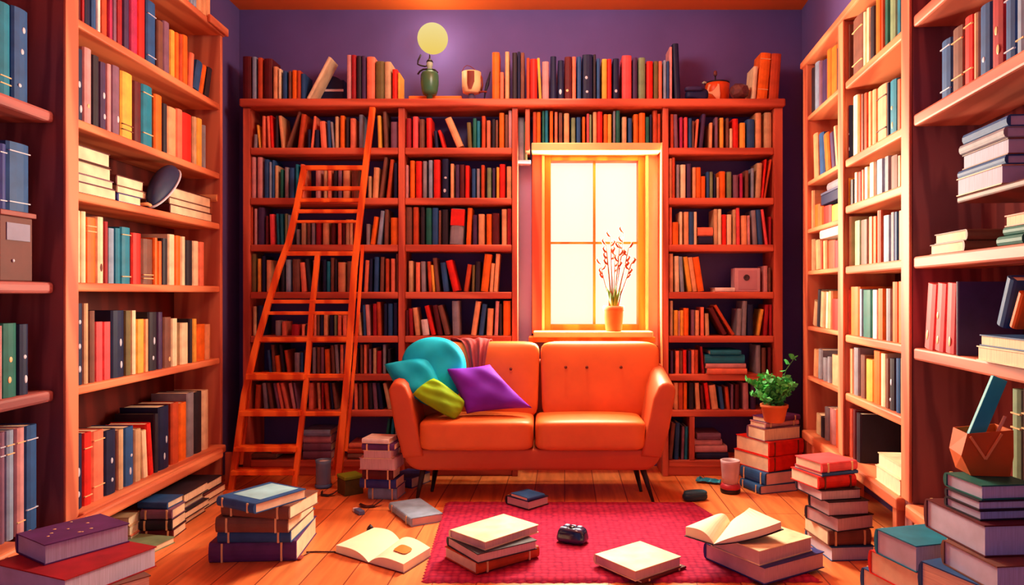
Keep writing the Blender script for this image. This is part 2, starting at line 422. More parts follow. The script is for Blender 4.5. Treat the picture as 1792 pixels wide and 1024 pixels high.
bcase('bookcase', 'wide orange bookcase on the back wall, left of the window, behind the ladder',
      [(425,437,0,TOPU-.001), (697,708,0,TOPU-.001), (896,906,0,TOPU-.001)], sh)
sh = [(1170,1355,z) for z in BZ]
e = bcase('bookcase', 'narrow orange bookcase on the back wall, right of the window', [(1160,1170,0,TOPU-.001), (1355,1370,0,TOPU-.001)], sh)
o = box('lit_edge_strip', bx(1157), bx(1159.8), 4.495, 4.52, .6, BZ[0]+.03, WC, None, .002); o.parent = e; o.matrix_parent_inverse = Matrix.Translation(-e.location)  # added pale strip, paints the window-lit edge of the post
o = box('divider', bx(1207), bx(1216), 4.505, YB-.02, BZ[7], BZ[6]-.042, WBV, None, .003); o.parent = e; o.matrix_parent_inverse = Matrix.Translation(-e.location)
# row above the window: header shelf, two posts
hs = tag(empty('window_shelf', (bx(1040), 4.5, 0)), 'orange shelf coloured lit cream directly above the window, carrying a row of books', 'shelf')
HZ = bz(249)
for n, a, b, z0, z1, m in (('shelf_board', 930, 1158, HZ-.05, HZ, WC), ('post', 919, 927, HZ-.05, TOPU-.001, WBV)):  # board's pale colour puts window light on orange wood
    o = box(n, bx(a), bx(b), 4.51, YB, z0, z1, m, None, .006); o.parent = hs; o.matrix_parent_inverse = Matrix.Translation(-hs.location)

# ------------------------------------------------------------------ side bookcases
def scase(name, label, fr):
    e = tag(empty(name, fr.w(0,0,0), fr.rz), label, 'bookcase')
    def add(n, x0, x1, y0, y1, z0, z1, m, bev=.005, seg=2, M=None):
        return box(n, x0, x1, y0, y1, z0, z1, m, e, bev, seg, M)
    return e, add
ZL = [2.247, 1.841, 1.545, 1.177, .757, .25]
DP = .285
le, la = scase('bookcase', 'tall orange bookcase along the left wall, six shelves of books facing the room', LEFT)
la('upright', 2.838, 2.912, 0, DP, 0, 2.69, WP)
la('upright_edging', 2.834, 2.916, -.012, .0, 0, 2.69, WLV, .004)
la('upright', 4.262, 4.292, 0, DP, 0, 2.69, WLV)
for z in ZL[:5]: la('shelf', 2.913, 4.261, .004, DP-.014, z-.036, z, WL, .008)
la('top', 2.838, 4.30, -.012, DP-.015, 2.65, 2.685, WL, .008)
la('cornice', 4.06, 4.305, -.03, -.013, 2.655, 2.70, WL, .005)
la('base_shelf', 2.913, 4.261, -.0345, DP-.014, .205, .25, WL, .01)
la('base_ledge', 2.60, 4.13, -.075, -.036, .20, .252, WL, .012)
la('bracket_post', 4.27, 4.295, -.055, -.02, 0, .198, WLV, .004)
la('back_panel', 2.913, 4.261, DP-.013, DP-.001, .25, 2.65, WD, 0)
ne, na = scase('bookcase', 'near left bookcase, wood unit darkened to look shaded, cut off by the left picture edge', LEFT)
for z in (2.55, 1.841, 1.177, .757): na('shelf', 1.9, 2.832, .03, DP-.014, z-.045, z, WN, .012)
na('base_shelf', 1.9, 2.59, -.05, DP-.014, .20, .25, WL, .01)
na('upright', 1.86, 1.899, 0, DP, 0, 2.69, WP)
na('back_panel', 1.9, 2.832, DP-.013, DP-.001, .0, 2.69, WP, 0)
na('kick_board', 1.9, 2.832, .0, .02, .06, .198, WP, .004)

def rx(px): return RIGHT.hit(px)[0]
ZR = [2.16, 1.782, 1.557, 1.265, .935, .653, .345]
re_, ra = scase('bookcase', 'tall orange bookcase on the right wall, divided into a narrow and a wide column', RIGHT)
XA, XB, XC, XD, XE, XF = rx(1405), rx(1412), rx(1469), rx(1478), rx(1582), rx(1597)
DR = .255
ra('upright', XA, XB, 0, DR, 0, 2.49, WLV)
ra('divider', XC+.01, XD-.01, .002, DR-.014, .345, 2.46, WLV)
ra('divider_edging', XC, XD, -.008, .001, .345, 2.46, WLV, .003)
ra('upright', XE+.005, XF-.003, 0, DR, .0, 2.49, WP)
ra('upright_edging', XE, XF, -.012, -.0005, .347, 2.49, WLV, .004)
for z in ZR[:6]: ra('shelf', XD-.009, XE+.004, .003, DR-.014, z-.038, z, WL, .008)
for z in (2.16, 1.782, 1.506, 1.265, .946, .659): ra('shelf', XB+.001, XC+.009, .003, DR-.014, z-.024, z, WL, .006)
ra('top', XA-.01, XF, -.015, DR, 2.462, 2.50, WL, .008)
ra('base_shelf', XB+.001, XE+.004, -.03, DR-.014, .295, .345, WL, .008)
ra('back_panel', XB+.001, XE+.004, DR-.013, DR-.001, .3, 2.46, WD, 0)
for lx in (XB+.1, XD+.1, XE-.12): ra('leg', lx, lx+.045, .0, .045, 0, .294, WLV, .004)
re2, rb = scase('bookcase', 'near right bookcase, wood unit darkened to look shaded, cut off by the right picture edge', RIGHT)
WR = wood('wood_near_right_shaded', (180,96,76), (214,126,100), 1.6, 'X')  # duller side-case wood, dimmer light on this unit put into the colour
for z in (2.17, 1.80, 1.27, .93): rb('shelf', XF+.004, XF+1.0, .0, DR-.014, z-.045, z, WR, .008)
rb('base_shelf', XF+.004, XF+1.0, -.03, DR-.014, .295, .345, WL, .008)
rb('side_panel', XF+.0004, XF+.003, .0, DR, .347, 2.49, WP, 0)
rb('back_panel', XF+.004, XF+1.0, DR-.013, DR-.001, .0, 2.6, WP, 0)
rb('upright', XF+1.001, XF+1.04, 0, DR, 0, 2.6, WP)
LG = (rx(1674), rx(1674)+.5)
rb('short_ledge', LG[0], LG[1], .0, DR-.014, 1.425, 1.447, WD, .006)

LIMS.update({'back-left': (bx(437)+.002, bx(697)-.002), 'back-middle': (bx(708)+.002, bx(896)-.002), 'back-right': (bx(1170)+.002, bx(1355)-.002),
  'above the window': (bx(928), bx(1158.5)), 'very top': (2.85, 4.29), 'near left': (1.9, 2.83), 'left bookcase': (2.916, 4.259), 'bookcase narrow': (XB+.003, XC+.008), 'bookcase wide': (XD-.007, XE+.002)})
LIMS = {k: LIMS[k] for k in LIMS}
# ------------------------------------------------------------------ rows of books: back wall
def T(px, py): return (px, py, 6.4)
A1, A3, A5, A7 = T(430,185), T(430,345), T(430,505), T(430,650)
GA, GB, GC, GT = 'books in the back-left bay', 'books in the back-middle bay', 'books in the back-right bay', 'books along the top of the back bookcases'
row(BACK, BZ[0], A1, '85 125 320 a 6,145 168 215 y -34,182 216 115 s,246 278 115 s -14,279 312 110 r -20,330 360 112 k,396 434 110 p -52,445 474 62 z 190,575 628 90 d 45,690 724 265 n,725 752 115 s 68,772 818 270 n,838 905 170 s -20,920 955 165 b -14,968 994 180 a -24,1000 1034 120 t,1056 1104 110 o,1120 1152 130 k,1166 1226 140 s,1266 1312 100 f,1480 1520 110 y -10,1550 1590 65 z -18,1620 1705 180 u', TOPU, 'top shelf of back-left bay', GA)
row(BACK, BZ[1], A1, '48 108 560 x,126 182 560 x,204 256 600 b,260 288 630 f,291 320 610 b,325 360 670 t,385 416 715 g,435 476 690 a,485 540 695 b,555 586 655 q,610 650 655 s,780 832 700 x,870 908 720 t,914 955 700 s,980 1022 720 k,1030 1072 720 u,1085 1162 695 p,1180 1250 710 z,1370 1404 790 t,1416 1478 690 p 14,1490 1528 560 z 58,1570 1612 600 d 62,1655 1700 640 n', BZ[0]-.042, 'second shelf of back-left bay', GA)
row(BACK, BZ[2], A3, '45 74 110 d,94 122 130 x,130 205 115 v,220 248 210 m,270 326 190 i -10,350 378 185 q -12,388 422 188 q -8,436 466 185 j,470 494 200 f,564 598 360 a,618 672 270 t,684 722 270 z,734 772 270 a,784 838 270 c,858 926 260 p,954 998 270 m,1028 1072 260 s,1084 1112 270 m,1118 1157 250 t,1160 1196 250 p,1204 1242 260 c,1348 1386 300 a,1390 1442 215 o 44,1466 1512 150 f 44,1548 1590 140 z 8,1620 1706 230 o', BZ[1]-.042, 'third shelf of back-left bay', GA)
row(BACK, BZ[3], A3, '46 112 605 l,130 166 690 y,176 218 660 n,228 277 705 p,395 432 760 k,444 498 700 f,518 602 695 z,620 680 730 s -26,700 744 690 k -44,770 800 710 u -20,860 900 700 n,905 942 720 q,950 988 680 z,994 1022 700 k,1028 1112 730 p,1130 1182 720 z,1320 1366 705 s 18,1376 1412 690 n 8,1430 1482 670 b 8,1500 1542 670 z 8,1564 1602 690 d,1624 1670 690 s,1686 1708 600 z', BZ[2]-.042, 'fourth shelf of back-left bay', GA)
row(BACK, BZ[4], A5, '78 116 200 t,124 186 190 n,326 386 360 a,400 450 370 s,504 592 425 c,624 656 415 s,668 702 420 k,758 790 290 s,794 826 290 z,830 866 290 n,870 916 285 p,934 982 300 n,988 1016 300 j,1028 1066 300 s,1084 1122 300 s,1264 1302 270 p -26,1316 1346 185 b -10,1352 1394 180 x -18,1422 1466 170 c,1474 1518 150 d -22,1545 1582 170 n,1590 1642 170 b,1652 1702 160 n', BZ[3]-.042, 'fifth shelf of back-left bay', GA)
row(BACK, BZ[5], A5, '262 294 690 b -28,298 334 610 z -20,338 390 750 o -28,404 440 610 k -36,462 500 690 d -36,540 602 720 a,610 642 720 b,652 676 690 m,744 782 660 a,794 832 660 z,838 872 660 u,888 942 680 o -8,962 1000 640 z -14,1008 1044 620 a -18,1056 1092 620 s,1096 1122 600 v,1228 1252 680 m,1280 1308 630 z,1320 1352 630 s,1378 1402 680 u,1424 1460 670 t,1464 1516 700 c,1534 1566 630 a,1588 1618 680 k', BZ[4]-.042, 'sixth shelf of back-left bay', GA)
row(BACK, BZ[6], A7, '92 150 150 d 16,200 246 100 a -22,268 310 110 z -40,352 386 120 u -52,390 426 90 s -56,444 486 80 s -64,524 562 80 x -52,572 598 90 u -44,700 756 130 s,810 842 110 p -16,846 870 90 c,896 942 80 d -26,960 986 90 n -26,992 1028 80 z -44,1168 1206 140 v,1214 1252 135 s -5,1264 1302 140 z,1318 1368 130 d -8,1376 1422 110 k -8,1432 1478 110 u -22,1494 1538 110 n -36,1588 1632 80 t -58', BZ[5]-.042, 'seventh shelf of back-left bay', GA)
row(BACK, BZ[7]+.001, A7, '1530 1562 530 g 60,1596 1630 530 q 40,1655 1680 610 a 20', BZ[6]-.042, 'lowest shelf of back-left bay', GA)
flat(BACK, BZ[7], A7, '640 950 88 uM,636 946 84 u,634 944 82 xM,646 940 72 f', 'pile behind the ladder foot', 'books lying on the lowest back shelf', .2)
flat(BACK, BZ[7], A7, '1140 1310 60 z,1136 1322 56 d,1144 1324 54 s', 'pile right of the ladder', 'books lying on the lowest back shelf', .2)
flat(BACK, BZ[7], A7, '60 330 60 z,280 524 46 d', 'pile seen through lowest ladder steps', 'books lying on the lowest back shelf', .2)
B1, B3, B5 = T(700,185), T(700,345), T(700,485)
row(BACK, BZ[0], B1, '64 122 140 c,140 200 120 i,214 270 150 z,294 356 135 r -4,390 430 280 n -16,474 510 270 r -56,636 722 120 p -150,760 806 185 l -14,815 856 140 g,860 896 170 q,914 957 115 d,970 1012 165 s,1030 1066 150 k,1070 1097 160 z,1110 1166 80 o,1175 1210 100 z,1214 1262 50 x,1266 1290 130 v', TOPU, 'top shelf of back-middle bay', GB)
row(BACK, BZ[1], B1, '54 92 665 x,110 162 615 o,174 242 620 r,254 297 620 a,318 362 610 f,374 448 605 r,468 542 595 n2,564 602 650 p,620 664 660 v,668 722 660 m,730 776 670 r,804 846 705 b,858 892 705 a,908 947 665 d,974 1022 695 j,1034 1066 700 v,1080 1111 690 y,1114 1178 655 r,1194 1248 680 p', BZ[0]-.042, 'second shelf of back-middle bay', GB)
row(BACK, BZ[2], B3, '56 132 55 z,145 206 55 d,230 276 90 k,288 352 120 g,358 427 120 b,430 456 150 z 4,468 537 140 k,552 702 125 a 24,738 792 120 o 18,814 862 200 v,876 946 190 p,968 1026 190 o,1030 1112 180 m,1138 1196 135 p,1200 1246 130 c', BZ[1]-.042, 'third shelf of back-middle bay', GB)
row(BACK, BZ[3], B3, '94 142 715 t,174 222 730 s,238 288 720 a -8,320 358 720 d -18,362 394 760 y -22,402 446 680 z -56,484 548 730 b -38,590 668 700 r -86,710 762 750 d 46,802 832 760 l 8,838 892 720 k 8,900 986 585 o 60,1000 1040 740 p 22,1045 1092 600 p 30', BZ[2]-.042, 'fourth shelf of back-middle bay', GB)
row(BACK, BZ[4], B5, '48 96 370 m -16,102 148 350 c -28,170 222 340 p -50,250 330 470 w -22,350 402 315 r -82,420 478 310 m -62,502 562 310 z -118,586 668 260 a -8,790 852 250 p 56,878 932 300 b 44,964 1032 350 p 16,1054 1097 270 x 16,1110 1142 300 k,1154 1240 220 o', BZ[3]-.042, 'fifth shelf of back-middle bay', GB)
W1 = T(920,160)
row(BACK, HZ, W1, '80 121 230 d,123 167 230 o,184 211 220 g,215 251 215 q,268 306 220 o,324 357 230 s,370 411 240 z,428 488 245 p,510 557 295 j,568 616 290 b,634 666 285 o,684 711 250 i,713 738 260 j,754 797 230 p,800 862 225 r,874 917 255 o,919 962 255 y,980 1006 220 a,1010 1056 210 g,1080 1132 285 t,1148 1192 300 b,1208 1261 255 o,1270 1342 240 o,1346 1386 285 g,1390 1416 260 n,1424 1476 200 d,1478 1512 250 d', TOPU, 'row above the window', 'books above the window')
C1, C3, C5, C7 = T(1150,185), T(1150,345), T(1150,505), T(1150,650)
row(BACK, BZ[0], C1, '148 186 95 d,194 238 95 u -14,254 287 130 h,304 342 130 i,354 391 140 b,394 416 170 z,418 446 150 s 26,470 512 90 v 36,585 618 190 p 5,650 682 130 u,704 747 135 y,774 806 140 z,814 846 255 e,848 912 145 r,928 992 190 y,1008 1096 150 b,1104 1172 80 p,1204 1288 75 t', TOPU, 'top shelf of back-right bay', GC)
row(BACK, BZ[1], C1, '134 166 590 p,168 202 580 d,218 252 660 a,264 322 660 e,334 382 650 v,398 436 690 p,438 492 690 o,494 542 790 o,554 587 740 b,589 626 740 j,634 658 760 n,668 696 800 t,699 767 735 o,784 837 740 j,854 912 775 u,928 961 760 h,988 1027 725 z,1054 1087 700 f,1100 1162 640 t 22,1166 1190 600 r 42,1193 1217 600 d 72', BZ[0]-.042, 'second shelf of back-right bay', GC)
row(BACK, BZ[2], C3, '134 167 115 s,174 242 280 o,254 284 165 e,304 356 165 p,358 411 165 b,414 446 165 e,638 681 135 t,684 722 135 e,729 777 195 r,784 836 195 e,850 886 140 t,889 931 120 i -5,948 1011 205 p -5,1014 1046 205 x -5,1076 1128 145 a -22,1134 1190 140 b -36,1212 1246 135 i -66,1254 1282 220 c', BZ[1]-.042, 'third shelf of back-right bay', GC)
flat(BACK, BZ[2], C3, '465 625 96 n,457 630 100 s', 'gap of third back-right shelf', GC, .15)
row(BACK, BZ[3], C3, '136 181 600 p,204 252 660 e -8,264 307 665 f -22,346 396 665 y -54,400 452 670 p -72,456 532 665 o -118,1200 1242 770 x,1246 1276 790 z', BZ[2]-.042, 'fourth shelf of back-right bay', GC)
flat(BACK, BZ[3], C3, '650 872 48 w', 'white book beside the mauve box', GC, .15)
row(BACK, BZ[4], C5, '144 178 130 t,190 236 245 y,238 257 250 x,259 297 245 y,299 357 220 o,384 422 240 u,428 472 245 p,490 527 210 s,544 587 280 t -8,738 796 210 m -170,840 880 180 d -215,888 942 225 a 26,946 1000 120 a 88,1010 1082 180 n,1114 1150 230 y 50,1190 1236 180 c 22,1258 1290 180 c', BZ[3]-.042, 'fifth shelf of back-right bay', GC)
row(BACK, BZ[5], C5, '150 182 700 v,208 252 700 s,256 286 700 z,289 332 690 r,350 382 700 v,384 422 690 s,424 462 690 d,508 534 650 c -26,1108 1162 635 a,1174 1222 665 z,1244 1282 660 m', BZ[4]-.042, 'sixth shelf of back-right bay', GC)
flat(BACK, BZ[5], C5, '565 1008 66 s,553 1000 52 x,545 990 96 q,598 944 52 q', 'pile on sixth back-right shelf', 'teal topped pile of books on the back-right shelves', .24, -.02)
row(BACK, BZ[6], C7, '188 237 110 p,240 292 130 d,299 337 90 o,358 412 120 k,440 488 70 p -18,500 532 160 m -18,558 602 90 r -36,616 692 150 p -36,716 758 170 b -32,782 822 175 d -26,829 857 150 u,874 922 150 m,968 1032 75 x -8,1052 1110 130 v', BZ[5]-.042, 'seventh shelf of back-right bay', GC)
row(BACK, BZ[7], C7, '106 172 580 z 56,190 242 575 b 18,268 302 620 u 10,306 340 620 q 8', BZ[6]-.042, 'lowest shelf of back-right bay', GC)
flat(BACK, BZ[7], C7, '446 800 72 n,428 790 78 x,426 735 68 xM,450 716 70 u', 'pile on lowest back-right shelf', 'books lying on the lowest back shelf', .2)
# on top of the back bookcases
T1, T2, T3, T4 = T(420,60), T(690,20), T(910,60), T(1140,60)
row(BACK, TOPZ, T1, '22 122 245 m,132 178 250 f,194 247 260 d,260 357 270 m,368 417 360 p,428 457 385 e,474 522 410 b,540 572 410 z,580 632 400 o,636 677 405 d,680 726 440 b,734 778 245 e 255,1194 1242 230 x,1244 1297 230 c,1304 1357 240 k,1360 1407 240 v,1414 1507 250 s,1514 1612 300 l,1614 1687 305 t,1702 1762 390 r,1766 1790 430 y', 2.8, 'back bookcase top, left end', GT, D=.15, ins=.0)
row(BACK, TOPZ, T2, '1094 1178 455 o,1182 1226 680 s,1240 1287 450 p,1320 1377 460 k,1380 1412 450 n,1414 1457 460 z,1480 1517 520 d,1520 1600 530 r,1620 1652 520 y -80,1656 1732 560 x', 2.8, 'back bookcase top, before window', GT, D=.15, ins=.0)
row(BACK, TOPZ, T3, '340 407 245 n,424 492 290 n1,500 582 250 m1,585 627 250 s,640 687 250 b,700 817 225 n2,820 852 225 k,860 897 270 b,918 977 275 y,979 1027 275 r,1044 1112 270 n1,1145 1252 235 i,1264 1317 260 v,1328 1407 260 j,1418 1492 300 r,1500 1552 300 l,1554 1592 300 s,1608 1642 290 f,1645 1672 300 b,1676 1706 140 x', 2.8, 'back bookcase top, above window', GT, D=.15, ins=.0)
row(BACK, TOPZ, T4, '262 332 100 n -26,1120 1172 355 e 28,1180 1302 200 o 84,1318 1430 210 d 34', 2.8, 'back bookcase top, right end', GT, D=.15, ins=.0)

# ------------------------------------------------------------------ rows of books: left bookcase
LA, LS, LM, LB, LF = (120,0,6.4), (0,0,3.4143), (0,240,3.4143), (0,500,3.4143), (0,724,3.4143)
GLF = 'books on the left bookcase'
row(LEFT, ZL[0], LA, '92 150 -300 m,154 186 -260 c,190 258 -200 n,262 320 -170 b,326 366 -130 w,380 446 -100 d,460 502 -90 h,506 548 -80 u,556 616 -70 c,630 692 -60 v,706 786 -60 h,790 870 -60 r,890 988 25 b,1010 1072 240 z,1076 1142 250 u,1152 1202 345 y,1206 1247 370 o,1252 1287 388 d,1292 1346 402 o,1362 1402 585 s 20,1408 1470 650 b 60,1474 1512 700 o 56,1540 1580 730 k 50', 2.65, 'top shelf of left bookcase', GLF, D=.19)
row(LEFT, 2.686, LA, '1330 1362 -90 t,1370 1398 -60 f,1402 1444 -40 f,1456 1502 -30 p,1512 1554 -20 p,1560 1598 -10 p', 3.0, 'very top of left bookcase', GLF, D=.09, ins=-.008)
row(LEFT, ZL[1], LS, '454 503 292 n2,506 555 290 x1,560 600 335 k,603 641 375 v2,644 671 385 x,676 723 397 u1,731 801 438 y,806 851 492 m,856 919 515 q,931 975 570 o,980 1006 622 k,1009 1060 645 p,1063 1097 655 s,1100 1152 682 r,1160 1180 700 t,1183 1214 710 y,1217 1236 750 a', ZL[0]-.036, 'second shelf of left bookcase', GLF, D=.19)
flat(LEFT, ZL[2], LM, '458 696 66 m,470 690 50 u,462 686 76 z,458 664 84 m', 'first pile, left bookcase third shelf', 'books lying on the left bookcase', .17, .02, 'b')
flat(LEFT, ZL[2], LM, '700 845 52 N,704 890 44 z,712 880 62 m', 'second pile, left bookcase third shelf', 'books lying on the left bookcase', .17, .02, 'b')
flat(LEFT, ZL[2], LM, '1012 1268 52 m,1016 1268 40 z,1020 1276 62 m', 'third pile, left bookcase third shelf', 'books lying on the left bookcase', .17, .02, 'b')
row(LEFT, ZL[3], LM, '456 486 440 e,489 521 445 e,523 581 482 o,586 626 478 e1,629 650 505 c,652 690 545 f,693 726 545 q,729 787 540 q,796 852 575 r,856 921 610 z,926 947 602 o,950 972 622 o,976 1008 606 k,1014 1050 582 e,1053 1086 590 o,1089 1112 595 e,1117 1156 618 k,1161 1192 622 e,1196 1226 628 s', ZL[2]-.036, 'fourth shelf of left bookcase', GLF, D=.19)
row(LEFT, ZL[4], LB, '454 502 106 n3,505 535 106 t,541 576 150 z,578 623 216 i,626 669 216 i,676 752 148 n2,756 790 150 l,793 819 148 e,826 868 200 y,871 891 200 p,894 945 158 k2,950 978 158 v,986 1031 188 z1,1034 1066 196 e,1088 1131 222 e,1137 1155 198 k,1158 1181 198 y,1186 1233 230 o,1236 1263 230 p', ZL[3]-.036, 'fifth shelf of left bookcase', GLF, D=.19)
row(LEFT, ZL[5], LF, '441 501 125 n2,506 556 112 r,560 631 100 s,636 701 95 n2,712 746 95 t,752 806 78 b2,812 850 92 t,862 892 95 e -50,898 926 50 r -40,930 952 0 k,956 1018 -45 n2,1032 1076 -66 d,1080 1121 -66 o,1126 1166 -125 a,1170 1212 -132 k,1216 1252 -140 e', ZL[4]-.036, 'bottom shelf of left bookcase', GLF, D=.2)
# near left unit
GN = 'books on the near left bookcase'
row(LEFT, 1.841, LS, '0 72 20 q,84 180 55 b3', 2.5, 'upper shelf, near left bookcase', GN, D=.19, ins=.05)
row(LEFT, .757, LB, '0 14 240 x,18 112 225 g2,118 180 230 n2', 1.13, 'third shelf, near left bookcase', GN, D=.19, ins=.05)
row(LEFT, .25, LF, '0 36 112 u,42 92 100 f,104 156 85 x,160 232 68 b', .7, 'bottom shelf, near left bookcase', GN, D=.19, ins=.03)

# ------------------------------------------------------------------ rows of books: right bookcase
R1, R2, R3, R4, R5, R6 = T(1400,0), T(1400,150), T(1400,310), T(1400,470), T(1400,590), T(1280,700)
GRW, GRN = 'books in the wide column of the right bookcase', 'books in the narrow column of the right bookcase'
row(RIGHT, ZR[0], R1, '508 552 250 z,576 692 190 z,698 728 140 e,734 768 95 e,774 818 82 k,834 886 -40 o,900 926 -50 d,940 978 -60 g,992 1062 -80 j,1078 1118 -90 q,1122 1166 -110 n', 2.45, 'right bookcase wide top shelf', GRW, D=.17)
row(RIGHT, 2.16, R1, '112 152 770 k,156 198 700 f,202 230 690 u,236 284 680 v,290 334 560 o,338 398 530 o,402 432 540 k', 2.45, 'right bookcase narrow top shelf', GRN, D=.17)
row(RIGHT, ZR[1], R2, '500 556 240 n2,582 637 115 e,640 667 110 o,670 702 100 z,706 742 85 d,754 788 70 p,794 842 50 p,850 962 0 t,968 988 -30 n,992 1072 -60 q2,1080 1116 -70 s,1124 1162 -90 p', ZR[0]-.038, 'right bookcase wide second shelf', GRW, D=.17)
row(RIGHT, 1.782, R2, '146 186 530 p -20,212 258 520 b -26,276 322 510 o -50,345 384 500 v -50,392 420 430 t -50', 2.12, 'right bookcase narrow second shelf', GRN, D=.17)
row(RIGHT, ZR[2], R3, '508 548 20 y,552 590 30 k,600 632 -50 e,636 676 -55 r,680 706 -80 s,710 752 -110 e,764 822 -160 e,844 912 -195 f,934 986 -230 a,1000 1082 -240 z,1088 1116 -240 e,1120 1161 -240 p', ZR[1]-.038, 'right bookcase wide third shelf', GRW, D=.17)
row(RIGHT, 1.506, R3, '106 142 50 p,152 204 310 o,210 242 330 o,246 328 325 r,336 430 310 y', 1.74, 'right bookcase narrow third shelf', GRN, D=.17)
row(RIGHT, ZR[3], R3, '518 562 385 t,598 662 490 j,666 742 480 z,758 802 445 p,806 846 440 o,850 897 375 d,918 987 430 f,1004 1046 395 a,1048 1080 390 b,1090 1156 375 p', ZR[2]-.038, 'right bookcase wide fourth shelf', GRW, D=.17)
row(RIGHT, 1.265, R3, '104 147 700 t,166 208 700 p -12,220 242 712 d,250 282 712 p -6,300 372 712 d,376 420 712 c', 1.47, 'right bookcase narrow fourth shelf', GRN, D=.17)
row(RIGHT, ZR[4], R4, '478 498 240 s,538 646 205 o,658 687 230 f,690 782 240 g,798 852 240 w,858 917 225 o,948 1002 225 a,1018 1081 150 o,1084 1156 145 o', ZR[3]-.038, 'right bookcase wide fifth shelf', GRW, D=.17)
row(RIGHT, .946, R4, '130 166 345 t 44,176 204 230 k 30,212 250 250 t 26,274 304 260 e 22,308 338 250 p 22,342 422 340 r', 1.24, 'right bookcase narrow fifth shelf', GRN, D=.17)
row(RIGHT, ZR[5], R5, '534 582 130 p,588 642 120 a,664 717 200 z,724 806 250 y,810 886 140 o,890 946 185 e,950 984 240 z,988 1046 240 k2,1062 1108 240 b,1112 1158 240 t', ZR[4]-.038, 'right bookcase wide sixth shelf', GRW, D=.17)
row(RIGHT, .659, R5, '138 176 130 p 18,190 226 130 a 14,246 284 230 a,298 328 220 a,344 422 200 t', .92, 'right bookcase narrow sixth shelf', GRN, D=.17)
row(RIGHT, ZR[6], R6, '1290 1338 90 s,1350 1382 110 m,1386 1432 150 k', ZR[5]-.038, 'right bookcase wide bottom shelf', GRW, D=.2)
row(RIGHT, .345, R6, '936 982 150 t 8,990 1024 190 k,1034 1068 80 a,1088 1142 100 x,1158 1192 110 d,1206 1250 130 z', .63, 'right bookcase narrow bottom shelf', GRN, D=.17)
flat(RIGHT, .3455, (1372,500,3.4143), '545 690 92 e,548 688 78 e', 'pile on right bookcase bottom shelf', 'cream books lying on the right bookcase', .16, -.01, 'd')
# near right unit
NR = (1372,0,3.4143); NR2 = (1372,240,3.4143); NR5 = (1372,500,3.4143)
GNR = 'books on the near right bookcase'
row(RIGHT, 1.80, NR, '930 992 240 b,996 1064 165 z,1069 1122 100 r,1126 1156 80 t,1160 1226 30 b1,1231 1306 -30 c2,1311 1376 -60 b,1380 1434 -80 f,1438 1500 -100 m', 2.12, 'upper shelf, near right bookcase', GNR, D=.18, ins=.01)
flat(RIGHT, 1.2705, NR2, '872 1080 64 z c,886 1082 62 z c', 'cream pair, near right bookcase', 'books lying on the near right bookcase', .2, .03, 'd')
flat(RIGHT, 1.2705, NR2, '1268 1420 62 g a,1290 1440 54 g a,1284 1442 70 s d', 'green pile, near right bookcase', 'books lying on the near right bookcase', .2, .02, 'd')
flat(RIGHT, 1.4478, NR2, '1030 1300 110 tB d,1020 1300 54 bB a,1034 1302 92 zB d,1036 1302 62 aB a,1040 1302 66 bB a', 'pile on the short ledge', 'books piled on the short ledge', .2, .0, 'd')
row(RIGHT, .93, NR5, '826 884 -20 i1 42,888 946 -20 i2 34,952 1010 -20 i1 16,1024 1040 -24 v', 1.2, 'lower shelf, near right bookcase', GNR, D=.2, ins=.0)
flat(RIGHT, .9305, NR5, '1150 1460 92 e,1152 1460 70 b', 'pair on lower near-right shelf', 'books lying on the near right bookcase', .2, -.02, 'd')
row(RIGHT, .3455, NR5, '1350 1412 620 j,1416 1470 615 m', .88, 'bottom shelf, near right bookcase', GNR, D=.18, ins=.03)
# ------------------------------------------------------------------ near-left file box and what stands around it
zt = LEFT.z(28, 240+442/3.4143, .07)
fb = tag(empty('file_box', LEFT.w(LEFT.hit(29,.07)[0], .07, 1.178), LEFT.rz), 'brown file box with a pale label card, on the near left bookcase', 'box')
wfb = .085
bm = bmesh.new(); bm_box(bm, -wfb, wfb, 0, .18, 0, zt-1.178-.02, None, .004); obj('box_body', me_from(bm), mat('brown_board', (104,50,44), .6, var=.1), fb)
box('label_card', -wfb*.62, wfb*.8, -.003, 0, .15, zt-1.178-.045, mat('grey_card', (150,150,178), .7, var=.06), fb)
box('box_lid', -wfb-.006, wfb+.012, -.008, .185, zt-1.178-.0198, zt-1.178-.001, mat('lid_pinkish', (150,84,80), .6, var=.1), fb, .003)
lathe('stud', [(0,0),(.006,0),(.006,.003),(0,.004)], SILV, fb, n=10).matrix_local = Matrix.Translation((-.02,-.001,.075)) @ Matrix.Rotation(PI/2,4,'X')
row(LEFT, zt, LM, '0 46 40 N,52 188 38 b', 1.79, 'on the brown file box', GN, D=.17, ins=.07)

# ------------------------------------------------------------------ piles on the floor
GF = 'books piled on the floor'
BOOK0 = len(BOOKS)
def hidden(n0, z0, z1, M, w, l, cols, grp):
    for k, c in enumerate(cols):
        h = (z1-z0)/len(cols)
        lie(M @ Matrix.Translation((0,0,z0+h*k+.0002)), w, l, h-.0006, c, 'd', n0, grp, 0.01)
zA = .214
pA = G(113,1055,zA); M = Matrix.Translation((pA.x, pA.y, 0)) @ Matrix.Rotation(math.radians(52), 4, 'Z') @ Matrix.Translation((.015,.02,0))
hidden('lower part of near left pile', 0, zA, M, .24, .26, 'kz', GF)
stack('pile at bottom left corner', GF, [((113,1055),(22,997),(228,987),40,'cB','d'), ((78,990),(30,966),(225,948),36,'PB','d')], zA)
stack('pile before the ladder foot', GF, [((518,983),(371,981),(543,930),35,'P','b'), ((508,951),(383,949),(545,908),21,'b','b'), ((503,934),(380,931),(543,892),27,'z','b'), ((505,911),(397,899),(543,880),24,'z','b'), ((443,901),(396,882),(522,870),18,'b','b')])
